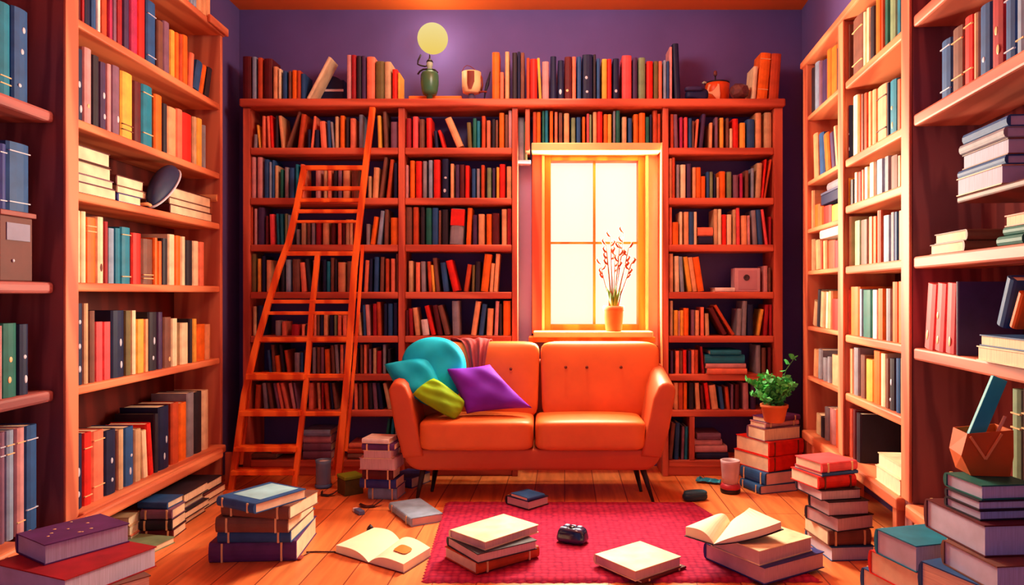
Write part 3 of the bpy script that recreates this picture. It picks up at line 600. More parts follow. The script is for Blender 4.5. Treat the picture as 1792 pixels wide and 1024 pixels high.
stack('pile between ladder and sofa', GF, [((694,876),(644,874),(710,862),22,'fM','b'), ((692,857),(630,854),(706,844),17,'N','b'), ((687,841),(634,839),(700,830),18,'m','b'), ((691,824),(630,821),(704,812),21,'xM','c'), ((685,804),(636,802),(698,793),15,'eM','c'), ((689,790),(634,788),(702,779),12,'P','b'), ((680,778),(634,776),(694,769),9,'w','b')])
stack('blue book under sofa edge', GF, [((718,856),(697,845),(733,841),18,'N','b')])
stack('lone book beside the open book', GF, [((717,923),(684,893),(773,912),15,'fM','b')])
stack('pile on the rug front', GF, [((836,1007),(780,975),(943,975),21,'d','a'), ((836,987),(776,955),(943,963),17,'kM','d'), ((849,964),(786,940),(942,932),15,'eM','d')], .016)
stack('single pale book on rug', GF, [((1124,1022),(1058,992),(1199,994),4,'m','a'), ((1112,1018),(1043,984),(1187,989),18,'eM','d')], .016)
stack('dark pair at rug edge', GF, [((925,893),(881,882),(963,883),15,'kM','d'), ((924,878),(889,870),(957,872),6,'b','a')], .016)
zG = stack('pair under the open book', GF, [((1338,1024),(1240,974),(1432,990),30,'NM','d'), ((1329,991),(1245,955),(1418,963),26,'eM','d')], .016)
# under and in front of the left bookcase
def lw(x1, y0, w, l, z, t, c, ph, yaw=0):
    lie(Matrix.Translation((x1-w, y0, z)) @ Matrix.Rotation(yaw,4,'Z'), w, l, t, c, 'b', ph, 'books under the left bookcase ledge', 1300)
z = .0005
for t, c, dx in ((.036,'m',0),(.034,'k',.02),(.04,'u',-.01),(.045,'k',.015)): lw(-1.755+dx, 3.525, .2, .25, z, t, c, 'pile under ledge, nearer half'); z += t+.0006
z = .0005
for t, c, dx in ((.04,'k',0),(.038,'m',.01),(.045,'k',-.01)): lw(-1.775+dx, 3.79, .2, .25, z, t, c, 'pile under ledge, farther half'); z += t+.0006
GU = 'books under the left bookcase ledge'
stack('blue topped pile under ledge', GU, [((302,944),(252,942),(317,926),15,'m','b'), ((300,929),(248,927),(317,911),18,'k','b'), ((300,910),(250,908),(317,894),17,'u','b'), ((292,892),(248,888),(310,877),12,'b','b')])
stack('small pale pile under ledge', GU, [((230,955),(196,952),(240,940),17,'s','c'), ((228,938),(196,935),(238,924),16,'t','c'), ((226,922),(196,919),(236,908),16,'t','c')])
stack('grey-green book by floor corner', GU, [((232,985),(205,965),(266,950),12,'j','b')])
# right side piles
GH = 'books piled beside the right bookcase'
def cap_w(m):
    n0 = len(BOOKS); return n0, m
def stackc(ph, items, z, wmax):
    its = []
    global G
    for N, L, R, tp, c, s in items:
        pn, pr = G(*N, z), G(*R, z); v = pr-pn
        if v.length > wmax:
            q = pn + v*(wmax/v.length); R = (CX+q.x/q.y*FO, CY+(H-z)/q.y*FO)
        z = stack(ph, GH, [(N, L, R, tp, c, s)], z)
    return z
zH = stackc('pile under the green herb', [((1328,866),(1296,851),(1408,857),15,'bM','b'), ((1338,851),(1298,835),(1412,840),22,'bM','b'), ((1347,828),(1291,808),(1425,812),26,'r','a'), ((1347,801),(1290,784),(1425,790),26,'r','a'), ((1338,773),(1306,764),(1412,766),22,'u','d'), ((1340,750),(1308,744),(1408,744),9,'x','a'), ((1345,741),(1317,735),(1402,734),9,'P','a')], 0, .26)
stackc('middle pile at right bookcase', [((1455,983),(1421,947),(1530,975),25,'bB','d'), ((1451,957),(1416,926),(1530,950),27,'z','a'), ((1466,932),(1410,906),(1540,921),25,'kM','d'), ((1450,904),(1420,884),(1540,896),25,'kM','d'), ((1437,877),(1402,854),(1530,866),18,'kM','d'), ((1434,858),(1407,837),(1500,840),22,'r','a'), ((1440,835),(1417,817),(1487,819),6,'b','a'), ((1440,829),(1417,812),(1484,814),17,'i','a')], 0, .19)
zJ = .145
pj = G(1618,1085,zJ); hidden('lower part of teal topped pile', 0, zJ, Matrix.Translation((pj.x-.02, pj.y+.02, 0)) @ Matrix.Rotation(.5,4,'Z'), .14, .2, 'kz', GH)
stackc('teal topped pile, bottom right', [((1620,1095),(1524,1030),(1702,1065),46,'b','d'), ((1612,1050),(1528,1000),(1697,1032),45,'r','d'), ((1603,1003),(1537,966),(1686,989),47,'qB','d')], zJ, .19)
zK = .39
pk = G(1747,1035,zK); hidden('lower part of green topped pile', 0, zK, Matrix.Translation((pk.x-.02, pk.y+.03, 0)) @ Matrix.Rotation(.35,4,'Z'), .12, .2, 'kzkb', GH)
zK = stackc('green topped pile, bottom right', [((1745,1040),(1672,985),(1830,1020),48,'zB','d'), ((1723,976),(1644,920),(1830,955),56,'mB','d'), ((1715,912),(1669,884),(1820,900),18,'kB','d'), ((1713,894),(1668,868),(1820,884),17,'kB','d'), ((1718,876),(1666,849),(1820,866),26,'gB','d')], zK, .15)
# leaning pair over the lying pair, near right unit; tall dark volume beside the pink ones
row(RIGHT, 1.03, NR5, '1250 1302 -60 b 70,1330 1368 30 o 60', 1.22, 'lying pair, near right bookcase', GNR, D=.16, ins=.01)

# ------------------------------------------------------------------ build the books
def nm(c): return PAL[c][0]
vis = sorted(BOOKS, key=lambda s: -s['area'])
LIM = 292
big = {s['i'] for s in vis[:LIM]}
rows = {}
for s in BOOKS: rows.setdefault(s['row'], []).append(s)
ORD = ['first','second','third','fourth','fifth','sixth','seventh','eighth','ninth','tenth','eleventh','twelfth','thirteenth']
labels = {}
def first_free(opts):
    for l in opts:
        n = len(l.split())
        if 4 <= n <= 16 and l not in labels: labels[l] = 1; return l
    return opts[-1]
for rname, ss in rows.items():
    if ss[0]['kind'] == 'up':
        ss.sort(key=lambda s: s['px'])
        hs_ = sorted(s['h'] for s in ss); med = hs_[len(hs_)//2]; ts_ = sorted(s['t'] for s in ss); mt = ts_[len(ts_)//2]
        for k, s in enumerate(ss):
            c = nm(s['col']); same = [q for q in ss if q['col'] == s['col']]
            adj = ('tall ' if s['h'] > med*1.15 else 'short ' if s['h'] < med*.85 else '') + ('thick ' if s['t'] > mt*1.45 else 'thin ' if s['t'] < mt*.65 else '')
            if abs(s['lean']) > .12: adj += 'leaning '
            lft = nm(ss[k-1]['col']) if k else None; rgt = nm(ss[k+1]['col']) if k+1 < len(ss) else None
            opts = []
            where = rname if rname.startswith(('row', 'on ')) else 'on '+rname if not rname.startswith('lying') else 'on the '+rname
            if len(same) == 1: opts += ['%s%s book %s' % (adj, c, where), 'only %s book %s' % (c, where)]
            else:
                tri = [q for j, q in enumerate(ss) if q['col'] == s['col'] and (nm(ss[j-1]['col']) if j else None) == lft and (nm(ss[j+1]['col']) if j+1 < len(ss) else None) == rgt]
                if len(tri) == 1:
                    if lft and rgt: opts += ['%s book between %s and %s ones %s' % (c, lft, rgt, where)]
                    elif rgt: opts += ['leftmost %s book beside the %s one %s' % (c, rgt, where)]
                    elif lft: opts += ['rightmost %s book beside the %s one %s' % (c, lft, where)]
            w = {0: 'leftmost', len(same)-1: 'rightmost'}.get(same.index(s), ORD[min(same.index(s), 12)])
            opts += ['%s of the %s books from the left %s' % (w, c, where), '%s %s book from left %s' % (w, c, where)]
            s['label'] = opts if s['i'] in big else None
    else:
        for k, s in enumerate(ss):
            n = len(ss); c = nm(s['col'])
            pos = '' if n == 1 else 'topmost ' if k == n-1 else 'lowest ' if k == 0 else ORD[k]+' from bottom, '
            wl = rname
            if n == 1: o = ['%s book lying flat, %s' % (c, wl), '%s book: %s' % (c, wl)]
            elif pos.endswith(', '): o = ['%s book lying %s from bottom in %s' % (c, ORD[k], wl), '%s book %s up in %s' % (c, ORD[k], wl)]
            else: o = ['%s%s book lying in %s' % (pos, c, wl)]
            s['label'] = o if s['i'] in big else None
mass = []
for s in BOOKS:
    if s['i'] not in big: mass.append(s); continue
    root = bpy.data.objects.new('book', None); C.objects.link(root); root.matrix_world = s['M']; root.empty_display_size = .03
    tag(root, first_free(s['label']), 'book', s['group'])
    vs, fs, pv, pf = book_mesh(s['t'], s['D'], s['h'], 7 if s['kind'] == 'lie' and s['i'] >= BOOK0 else 5)
    me = bpy.data.meshes.new('cover'); me.from_pydata(vs, [], fs); me.materials.append(cmat(s['col']))
    cov = obj('cover', me, None, root)
    me = bpy.data.meshes.new('page_block'); me.from_pydata(pv, [], pf); me.materials.append(PG[s.get('pg', '')])
    obj('page_block', me, None, root)
    mk = s.get('mk', ''); rr = random.Random(s['i'])
    if not mk and s['kind'] == 'up' and s['area'] > 1500 and s['t'] > .016: mk = 'b'
    if mk:
        m = SILV if s['col'] in 'nkvubN' else GOLD if s['col'] not in 'eywpt' else mat('brown_print', (110,52,40), .6)
        if mk == 'b':
            for f in rr.sample((.12, .2, .78, .86), 2):
                box('spine_band', -s['t']*.46, s['t']*.46, -.0006, .006, s['h']*f, s['h']*f+.004, m, cov)
        else:
            for q in range(int(mk)):
                z0 = s['h']*(.2+.3*q+rr.uniform(-.04,.04)); a = min(s['t']*.26, .009)
                bm = bmesh.new(); bmesh.ops.create_uvsphere(bm, u_segments=10, v_segments=6, radius=1)
                bmesh.ops.scale(bm, vec=(a, .0016, a*rr.uniform(.8,2.2)), verts=bm.verts); bmesh.ops.translate(bm, vec=(rr.uniform(-.15,.15)*s['t'], .0004, z0), verts=bm.verts)
                obj('spine_emblem', me_from(bm), m, cov, smooth=True)
    if root['label'] == 'thick grey book on third shelf of back-middle bay':
        box('red_wrap', -s['t']*.51, s['t']*.51, -.001, .05, s['h']*.53, s['h']*.985, cmat('r'), cov)
    if root['label'].startswith('topmost blue book') and 'ladder foot' in root['label']:
        box('cover_print', -s['t']/2-.0008, -s['t']/2+.001, s['D']*.22, s['D']*.95, s['h']*.12, s['h']*.86, mat('pale_sky_print', (150,208,226), .5, var=.2, vscale=5), cov)
    if root['label'].startswith('topmost purple book') and 'corner' in root['label']:
        for q in range(9):
            y_, z_ = s['D']*rr.uniform(.12,.85), s['h']*rr.uniform(.1,.9); a = rr.uniform(.003,.007)
            bm = bmesh.new(); bmesh.ops.create_uvsphere(bm, u_segments=10, v_segments=6, radius=1); bmesh.ops.scale(bm, vec=(.0012, a, a), verts=bm.verts); bmesh.ops.translate(bm, vec=(-s['t']/2, y_, z_), verts=bm.verts)
            obj('cover_dot', me_from(bm), GOLD, cov, smooth=True)
    if s['kind'] == 'lie' and s['i'] >= BOOK0 and s['area'] > 1500:
        for f in (.14, .82):
            box('spine_band', -s['t']*.47, s['t']*.47, -.0006, .004, s['h']*f, s['h']*f+.008, mat('brown_print', (110,52,40), .6) if s['col'] in 'ewtpr' else GOLD, cov)
mats_, mv, mf, mi = [], [], [], []
def midx(m):
    if m not in mats_: mats_.append(m)
    return mats_.index(m)
for s in mass:
    vs, fs, pv, pf = book_mesh(s['t'], s['D'], s['h'], 4)
    for v_, f_, m in ((vs, fs, cmat(s['col'])), (pv, pf, PG[s.get('pg', '')])):
        b0 = len(mv); mv += [s['M'] @ Vector(v) for v in v_]; mf += [tuple(b0+i for i in q) for q in f_]; mi += [midx(m)]*len(f_)
me = bpy.data.meshes.new('small_books'); me.from_pydata(mv, [], mf)
for m in mats_: me.materials.append(m)
me.polygons.foreach_set('material_index', mi)
tag(obj('small_books', me), 'many small remaining books on the shelves, most of them on the back wall', 'books', kind='stuff')
print('BOOKS', len(BOOKS), 'mass', len(mass))
# ------------------------------------------------------------------ open books
CREAM = mat('open_page_paper', (252,238,206), .8, var=.03, vscale=6)
def open_book(label, z0, gn, gf, ln, lf, rn, rf, tl, tr, cov, lift_l=0, lift_r=0, patch=None, leaf=None, group=None):
    g0, g1, l0, l1, r0, r1 = [G(q[0], q[1], q[2] if len(q) > 2 else z0) for q in (gn, gf, ln, lf, rn, rf)]
    for q in (l0, l1, r0, r1): q.z = z0
    e = tag(empty('open_book', (g0+g1)/2*1), label, 'open book', group)
    off = Matrix.Translation(-e.location)
    def half(n, o0, o1, t, lift):
        N = 12; bm = bmesh.new(); top, bot = [], []
        for i in range(N+1):
            s = i/N; h = .004+t*(1-(1-s)**5)*(1+.18*math.sin(PI*s)) + lift*s*s
            a = g0.lerp(o0, s); b = g1.lerp(o1, s)
            top.append([bm.verts.new((a+(b-a)*v)+Vector((0,0,h))) for v in (0,.5,1)])
            hb = .0035 + max(0, lift*s*s*.9)
            bot.append([bm.verts.new((a+(b-a)*v)+Vector((0,0,hb))) for v in (0,.5,1)])
        for i in range(N):
            for j in range(2):
                bm.faces.new((top[i][j], top[i+1][j], top[i+1][j+1], top[i][j+1])); bm.faces.new((bot[i][j], bot[i][j+1], bot[i+1][j+1], bot[i+1][j]))
            bm.faces.new((bot[i][0], bot[i+1][0], top[i+1][0], top[i][0])); bm.faces.new((top[i][2], top[i+1][2], bot[i+1][2], bot[i][2]))
        for j in range(2):
            bm.faces.new((top[N][j], bot[N][j], bot[N][j+1], top[N][j+1])); bm.faces.new((bot[0][j], top[0][j], top[0][j+1], bot[0][j+1]))
        o = obj(n, me_from(bm), CREAM, e); o.matrix_parent_inverse = off
    half('page_block', l0, l1, tl, lift_l); half('page_block', r0, r1, tr, lift_r)
    bm = bmesh.new()
    for o0, o1, lift in ((l0, l1, lift_l), (r0, r1, lift_r)):
        N = 6; k = 1.03
        rr = []
        for i in range(N+1):
            s = i/N*k; a = g0.lerp(o0, s); b = g1.lerp(o1, s); d = (b-a)*.02; h = max(0, lift*s*s*.85)
            rr.append([bm.verts.new(a-d+Vector((0,0,h))), bm.verts.new(b+d+Vector((0,0,h))), bm.verts.new(a-d+Vector((0,0,h+.0032))), bm.verts.new(b+d+Vector((0,0,h+.0032)))])
        for p, q in zip(rr, rr[1:]):
            bm.faces.new((p[0], p[1], q[1], q[0])); bm.faces.new((p[2], q[2], q[3], p[3])); bm.faces.new((p[0], q[0], q[2], p[2])); bm.faces.new((p[1], p[3], q[3], q[1]))
        q = rr[-1]; bm.faces.new((q[0], q[1], q[3], q[2])); q = rr[0]; bm.faces.new((q[0], q[2], q[3], q[1]))
    o = obj('cover', me_from(bm), cmat(cov), e); o.matrix_parent_inverse = off
    if patch:
        bm = bmesh.new(); top = []
        s0, s1, v0, v1 = patch; ring = []
        for k in range(24):
            an = 2*PI*k/24; cx_, sy_ = math.cos(an), math.sin(an); q = (abs(cx_)**4+abs(sy_)**4)**.25
            s = (s0+s1)/2+(s1-s0)/2*cx_/q; v = (v0+v1)/2+(v1-v0)/2*sy_/q
            a = g0.lerp(r0, s); b = g1.lerp(r1, s); h = .0085+tr*(1-(1-s)**5)*(1+.18*math.sin(PI*s))
            ring.append(bm.verts.new(a+(b-a)*v+Vector((0,0,h))))
        cv = bm.verts.new(sum((q.co for q in ring), Vector())/24+Vector((0,0,.003)))
        for k in range(24): bm.faces.new((cv, ring[k], ring[(k+1)%24]))
        o = obj('orange_patch', me_from(bm), mat('orange_print', (244,130,40), .7, var=.05), e); o.matrix_parent_inverse = off
    if leaf:
        bm = bmesh.new(); N = 10; rows_ = []
        p0, p1 = G(*leaf[0], leaf[2]), G(*leaf[1], leaf[2])
        for i in range(N+1):
            s = i/N; z_ = (leaf[2]-z0-tl*.5)*(s**1.0)+.03*math.sin(PI*s)
            a = g0.lerp(Vector((p0.x,p0.y,z0)), s); b = g1.lerp(Vector((p1.x,p1.y,z0)), s); th = .022*(1-s)+.001
            rows_.append([bm.verts.new(a+Vector((0,0,z_+tl*.5))), bm.verts.new(b+Vector((0,0,z_+tl*.5))), bm.verts.new(a+Vector((0,0,z_+tl*.5-th))), bm.verts.new(b+Vector((0,0,z_+tl*.5-th)))])
        for p, q in zip(rows_, rows_[1:]):
            bm.faces.new((p[0], q[0], q[1], p[1])); bm.faces.new((p[2], p[3], q[3], q[2])); bm.faces.new((p[0], p[2], q[2], q[0])); bm.faces.new((p[1], q[1], q[3], p[3]))
        q = rows_[-1]; bm.faces.new((q[0], q[2], q[3], q[1]))
        o = obj('raised_leaves', me_from(bm), CREAM, e); o.matrix_parent_inverse = off
    return e
open_book('open book on the floor with an orange square printed on its right page', 0, (645,986), (699,946), (588,968), (655,936), (706,1004), (753,974), .030, .034, 'm', patch=(.42,.80,.30,.62))
open_book('large open book with raised right leaves, lying on the pair at the rug corner', zG, (1249,954), (1278,916), (1200,926,zG+.03), (1251,905,zG+.03), (1367,916,zG+.075), (1311,891,zG+.075), .035, .022, 'k', lift_l=.0, lift_r=.055)

# ------------------------------------------------------------------ rug
RG = bpy.data.materials.new('woven_crimson_rug'); RG.use_nodes = True
nt = RG.node_tree; b = nt.nodes['Principled BSDF']; tc = nt.nodes.new('ShaderNodeTexCoord')
vo = nt.nodes.new('ShaderNodeTexVoronoi'); vo.inputs['Scale'].default_value = 34; vo.inputs['Randomness'].default_value = .35
r = nt.nodes.new('ShaderNodeValToRGB'); r.color_ramp.elements[0].color = lin((206,52,86)); r.color_ramp.elements[1].color = lin((136,26,66)); r.color_ramp.elements[1].position = .75
bp = nt.nodes.new('ShaderNodeBump'); bp.inputs['Strength'].default_value = .6; bp.inputs['Distance'].default_value = .006; bp.invert = True
nt.links.new(tc.outputs['Object'], vo.inputs['Vector']); nt.links.new(vo.outputs['Distance'], r.inputs['Fac']); nt.links.new(r.outputs['Color'], b.inputs['Base Color'])
nt.links.new(vo.outputs['Distance'], bp.inputs['Height']); nt.links.new(bp.outputs['Normal'], b.inputs['Normal']); b.inputs['Roughness'].default_value = .95; b.inputs['Specular IOR Level'].default_value = .1
q = [G(738,1021), G(1440,1020), G(1215,882), G(780,881)]
bm = bmesh.new(); N, K = 70, 70; V = {}
for i in range(N+1):
    for j in range(K+1):
        u, v = i/N, j/K
        uu = u + (.0035*(-1)**j if i in (0, N) else 0); vv = v + (.004*(-1)**i if j in (0, K) else 0)
        p = q[0]*(1-uu)*(1-vv)+q[1]*uu*(1-vv)+q[2]*uu*vv+q[3]*(1-uu)*vv
        V[i,j] = bm.verts.new((p.x, p.y, .001 if (i in (0,N) or j in (0,K)) else .0135+.0012*math.sin(i*1.7)*math.sin(j*1.9)))
for i in range(N):
    for j in range(K): bm.faces.new((V[i,j], V[i+1,j], V[i+1,j+1], V[i,j+1]))
tag(obj('rug', me_from(bm), RG, smooth=True), 'crimson woven rug with a bobbled edge, on the floor before the sofa', 'rug')

# ------------------------------------------------------------------ sofa
SO = mat('sofa_orange_leather', (226,112,50), .45, var=.05, vscale=5, spec=.35)
SO2 = mat('sofa_orange_body', (200,88,48), .5, var=.05, vscale=4, spec=.3)
BTN = mat('sofa_button_dark', (110,40,26), .6, var=.1); LEGM = mat('dark_leg_metal', (34,22,28), .4, var=.1)
sc_ = Vector((-.058, 3.92, 0))
sofa = tag(empty('sofa', sc_), 'two-seat orange sofa with buttoned back and thin dark splayed legs', 'sofa')
Y0, Y1 = 0.0, .47
def arc(cx_, cz, r_, a0, a1, n=7): return [(cx_+r_*math.cos(math.radians(a0+(a1-a0)*k/n)), cz+r_*math.sin(math.radians(a0+(a1-a0)*k/n))) for k in range(n+1)]
base_prof = [(-.735,.36)] + [(-.72,.30)] + arc(-.60,.27,.10,190,270,6) + arc(.60,.27,.10,270,350,6) + [(.72,.30),(.735,.36),(.60,.36),(.60,.285),(-.60,.285),(-.60,.36)]
prism('base', base_prof, Y0+.02, Y1-.03, SO2, sofa, .02, 3)
for s in (-1, 1):
    pr = [(s*.70,.24)] + [(s*.745,.40), (s*.778,.585)] + [(s*(.728)+s*.052*math.cos(math.radians(a)), .598+.052*math.sin(math.radians(a))) for a in (10,45,80,115,150)] + [(s*.655,.56), (s*.615,.36), (s*.59,.25)]
    def sh_(c): return (c.x, c.y, c.z + max(0, (c.z-.3))*.26*(c.y/.47))
    prism('arm', pr, Y0+.005, Y1-.05, SO2, sofa, .018, 3, sh_)
# seat cushions, back cushions
def crown(ax):
    def f(q, n): return Vector((q.x, q.y, q.z + (.012*(1-n.x**2)*(1-n.y**2) if n.z > .3 else 0)))
    return f
puff('seat_cushion', -.305, .185, .362, .312, .195, .082, SO, sofa, 9, 14, crown(0))
puff('seat_cushion', .318, .185, .362, .302, .195, .082, SO, sofa, 9, 14, crown(0))
def lean(y0, ww):
    def f(q, n): return Vector((q.x*(1+.02*n.z), q.y + (q.z+.23)*.13 - (.02*(1-n.x**4)*(1-n.z**4) if n.y < 0 else 0), q.z))
    return f
bcl = puff('back_cushion', -.322, .335, .630, .356, .062, .218, SO, sofa, 10, 16, lean(0,0))
bcr = puff('back_cushion', .392, .335, .630, .344, .062, .218, SO, sofa, 10, 16, lean(0,0))
box('back_panel', -.70, .70, .405, .455, .26, .74, SO2, sofa, .02, 3)
for px, py in ((894,646),(990,643),(1027,643),(1087,643)):
    d = 3.92+.335-.062-.01+ (H-(py-CY)/FO*4.2-.63+.23)*.13 - .018
    p = P(px, py, d)-sc_
    lathe('button', [(0,-.006),(.008,-.004),(.009,0),(.006,.004),(0,.005)], BTN, bcl if px < 940 else bcr, n=12).matrix_local = Matrix.Translation(p) @ Matrix.Rotation(PI/2,4,'X')
for a, b_ in (((741,818,3.97),(729,879,3.945)), ((1124,818,3.97),(1143,879,3.945)), ((763,818,4.30),(756,861,4.33)), ((1112,818,4.30),(1122,861,4.33))):
    p, q_ = P(*a)-sc_, G(b_[0], b_[1])-sc_; q_.z = .001
    bm = bmesh.new(); bm_tube(bm, [p, p.lerp(q_, .5), q_], [.017,.013,.008], 10); obj('leg', me_from(bm), LEGM, sofa, smooth=True)

# cushions and throw
TEAL = mat('teal_velvet', (10,196,236), .7, var=.12, vscale=5, spec=.2); LIME = mat('lime_velvet', (136,190,24), .7, var=.1, vscale=6, spec=.2)
PURP = mat('purple_velvet', (112,30,186), .7, var=.12, vscale=6, spec=.2); MAUV = mat('mauve_throw_cloth', (156,62,66), .85, var=.18, vscale=8)
GC_ = 'loose cushions at the left end of the sofa'
pillow('cushion', [P(712,712,4.10), P(812,712,4.10), P(820,588,4.18), P(694,592,4.17)], .13, TEAL, 'big round-topped teal cushion standing in the left corner of the sofa back', 'cushion', GC_, rnd=.95, pinch=.0, seed=3)
pillow('cushion', [P(706,700,4.03), P(786,700,4.05), P(752,622,4.12), P(668,636,4.08)], .11, TEAL, 'teal cushion flopping over the left sofa arm', 'cushion', GC_, rnd=.25, pinch=.04, seed=5)
pillow('cushion', [P(716,690,3.965), P(798,738,3.955), P(818,704,4.02), P(758,658,4.03)], .10, LIME, 'small lime green cushion on the seat beside the left sofa arm', 'cushion', GC_, rnd=.35, pinch=.03, seed=8)
pillow('cushion', [P(817,724,4.00), P(931,714,4.05), P(857,638,4.13), P(780,645,4.08)], .10, PURP, 'pointed purple cushion leaning on the sofa back, right of the lime cushion', 'cushion', GC_, rnd=.0, pinch=.06, seed=11)
bm = bmesh.new(); V = {}; N = 22; pts = [(.475,.60),(.465,.78),(.455,.852),(.40,.868),(.345,.862),(.318,.80),(.300,.70),(.285,.60)]
for i in range(N+1):
    for j, (yy, zz) in enumerate(pts):
        u = i/N; lo = -.50+(.16*j/7 if j > 3 else 0); hi = -.245-(.05*(j-3)/4 if j > 3 else 0)
        w_ = .008*math.sin(u*17+j*.6)+.005*math.sin(u*31)
        V[i,j] = bm.verts.new((lo+(hi-lo)*u, yy-(.02+w_ if j > 3 else -w_), zz+(w_*.6+.004 if 2 <= j <= 4 else 0)))
for i in range(N):
    for j in range(len(pts)-1): bm.faces.new((V[i,j], V[i+1,j], V[i+1,j+1], V[i,j+1]))
th = obj('throw', me_from(bm), MAUV, None, smooth=True); th.location = sc_
md = th.modifiers.new('s', 'SOLIDIFY'); md.thickness = .006; md = th.modifiers.new('u', 'SUBSURF'); md.levels = 1; md.render_levels = 1
tag(th, 'mauve leather-look throw draped over the sofa back behind the teal cushion', 'throw')

# ------------------------------------------------------------------ ladder
LD = wood('ladder_orange_wood', (214,80,24), (250,124,44), 1.4, 'Z')
ladder = tag(empty('library_ladder', G(460,856)), 'orange wooden library ladder leaning on the back bookcase', 'ladder'); lo_ = ladder.location.copy()
def poly(name, pts, w, h, m=LD):
    bm = bmesh.new()
    for a, b_ in zip(pts, pts[1:]):
        d_ = (b_-a).normalized()*.006; bm_bar(bm, a-lo_-d_, b_-lo_+d_, w, h, bev=.004)
    return obj(name, me_from(bm), m, ladder)
def dl(py): return 4.20+(856-py)/(856-285)*.235
def PL(px, py): return P(px, py, dl(py))
LR = [(405,856),(428,690),(447,610),(470,530),(488,470),(505,425),(520,360),(533,292)]
MR = [(515,853),(528,740),(537,660),(546,540),(556,446)]
RR = [(593,836),(604,700),(612,600),(620,470),(632,360),(641,282),(652,190)]
poly('rail', [PL(*p) for p in LR], .034, .03); poly('rail', [PL(*p) for p in MR], .03, .028); poly('rail', [PL(*p) for p in RR], .036, .03)
poly('back_leg', [PL(416,815)+Vector((0,.05,0)), PL(434,665)+Vector((0,.03,0))], .02, .02)
poly('rail', [PL(604,790)+Vector((0,.025,0)), PL(618,640)+Vector((0,.025,0)), PL(627,520)+Vector((0,.025,0)), PL(633,430)+Vector((0,.025,0))], .018, .02)
poly('back_leg', [P(585,820,4.44), PL(600,690)+Vector((0,.03,0))], .02, .02)
def xat(R, py):
    for (x0,y0), (x1,y1) in zip(R, R[1:]):
        if y1 <= py <= y0: return x0+(x1-x0)*(y0-py)/(y0-y1)
    return R[0][0] if py > R[0][1] else R[-1][0]
def rung(py, ra, rb, h, dep):
    a, b_ = PL(xat(ra,py), py), PL(xat(rb,py), py)
    bm = bmesh.new(); bm_bar(bm, a-lo_, b_-lo_, h, dep, up=(0,0,1), bev=.004); return bm
for py, h in ((825,.026),(784,.026),(722,.03),(658,.034)):
    a, b_ = PL(xat(LR,py), py)-lo_, PL(xat(MR,py), py)-lo_
    bm = bmesh.new(); bm_bar(bm, a, b_, .10, h, up=(0,0,1), bev=.004); obj('step', me_from(bm), LD, ladder)
for py, h in ((594,.026),(548,.02),(528,.022),(444,.026),(388,.016),(370,.022),(351,.022),(330,.024),(294,.028)):
    a, b_ = PL(xat(LR,py), py)-lo_, PL(xat(RR,py), py)-lo_
    bm = bmesh.new(); bm_bar(bm, a, b_, .03, h, up=(0,0,1), bev=.004); obj('rung', me_from(bm), LD, ladder)
for py, h in ((658,.024),(724,.024)):
    a, b_ = PL(xat(MR,py), py)-lo_, PL(xat(RR,py), py)-lo_
    bm = bmesh.new(); bm_bar(bm, a, b_, .03, h, up=(0,0,1), bev=.004); obj('rung', me_from(bm), LD, ladder)

# ------------------------------------------------------------------ things on top of the back bookcases
def at(px, d, z): return Vector(((px-CX)/FO*d, d, z))
ZT = TOPZ+.0005
lamp = tag(empty('table_lamp', at(752,4.57,ZT)), 'green vase table lamp with a round glowing globe, on top of the back bookcase', 'lamp')
k = 4.57/FO
VG = mat('green_glaze', (62,116,82), .3, var=.14, vscale=4, spec=.5)
lathe('vase_body', [(.018,.0),(.02,.046),(.042,.048),(.05,.07),(.057,.12),(.056,.17),(.048,.187),(.026,.196),(.018,.205)], VG, lamp)
lathe('vase_neck', [(.017,.204),(.016,.225),(.021,.232),(.018,.252),(.008,.262)], mat('pale_glaze', (178,200,176), .4, var=.1), lamp)
lathe('cap', [(.022,.252),(.018,.262),(.006,.275),(.004,.295),(.002,.305)], LEGM, lamp, n=14)
bm = bmesh.new(); bm_tube(bm, [(-.012,0,.232),(-.03,0,.226),(-.056,0,.232),(-.075,0,.24),(-.073,0,.262),(-.055,0,.30)], .0055, 8); obj('arm', me_from(bm), LEGM, lamp, smooth=True)
bm = bmesh.new(); bm_tube(bm, [(.05,0,.185),(.03,0,.205),(0,.0,.21),(-.04,0,.208),(-.062,0,.195),(-.075,0,.176)], .006, 8); obj('handle', me_from(bm), LEGM, lamp, smooth=True)
GLB = bpy.data.materials.new('glowing_globe_glass'); GLB.use_nodes = True; nt = GLB.node_tree
for n in list(nt.nodes):
    if n.type == 'BSDF_PRINCIPLED': nt.nodes.remove(n)
out = [n for n in nt.nodes if n.type == 'OUTPUT_MATERIAL'][0]
em = nt.nodes.new('ShaderNodeEmission'); em.inputs['Strength'].default_value = 1.0
ge = nt.nodes.new('ShaderNodeTexCoord'); sxz = nt.nodes.new('ShaderNodeSeparateXYZ'); rr_ = nt.nodes.new('ShaderNodeValToRGB')
rr_.color_ramp.elements[0].color = lin((250,214,104)); rr_.color_ramp.elements[1].color = lin((255,234,160))
nt.links.new(ge.outputs['Generated'], sxz.inputs[0]); nt.links.new(sxz.outputs['Z'], rr_.inputs['Fac']); nt.links.new(rr_.outputs['Color'], em.inputs['Color'])
tr = nt.nodes.new('ShaderNodeBsdfTransparent'); ms = nt.nodes.new('ShaderNodeMixShader'); ms.inputs['Fac'].default_value = .92
nt.links.new(tr.outputs[0], ms.inputs[1]); nt.links.new(em.outputs[0], ms.inputs[2]); nt.links.new(ms.outputs[0], out.inputs['Surface'])
bm = bmesh.new(); bmesh.ops.create_uvsphere(bm, u_segments=40, v_segments=24, radius=.096); bmesh.ops.translate(bm, vec=((756-752)*k, .03, .412), verts=bm.verts)
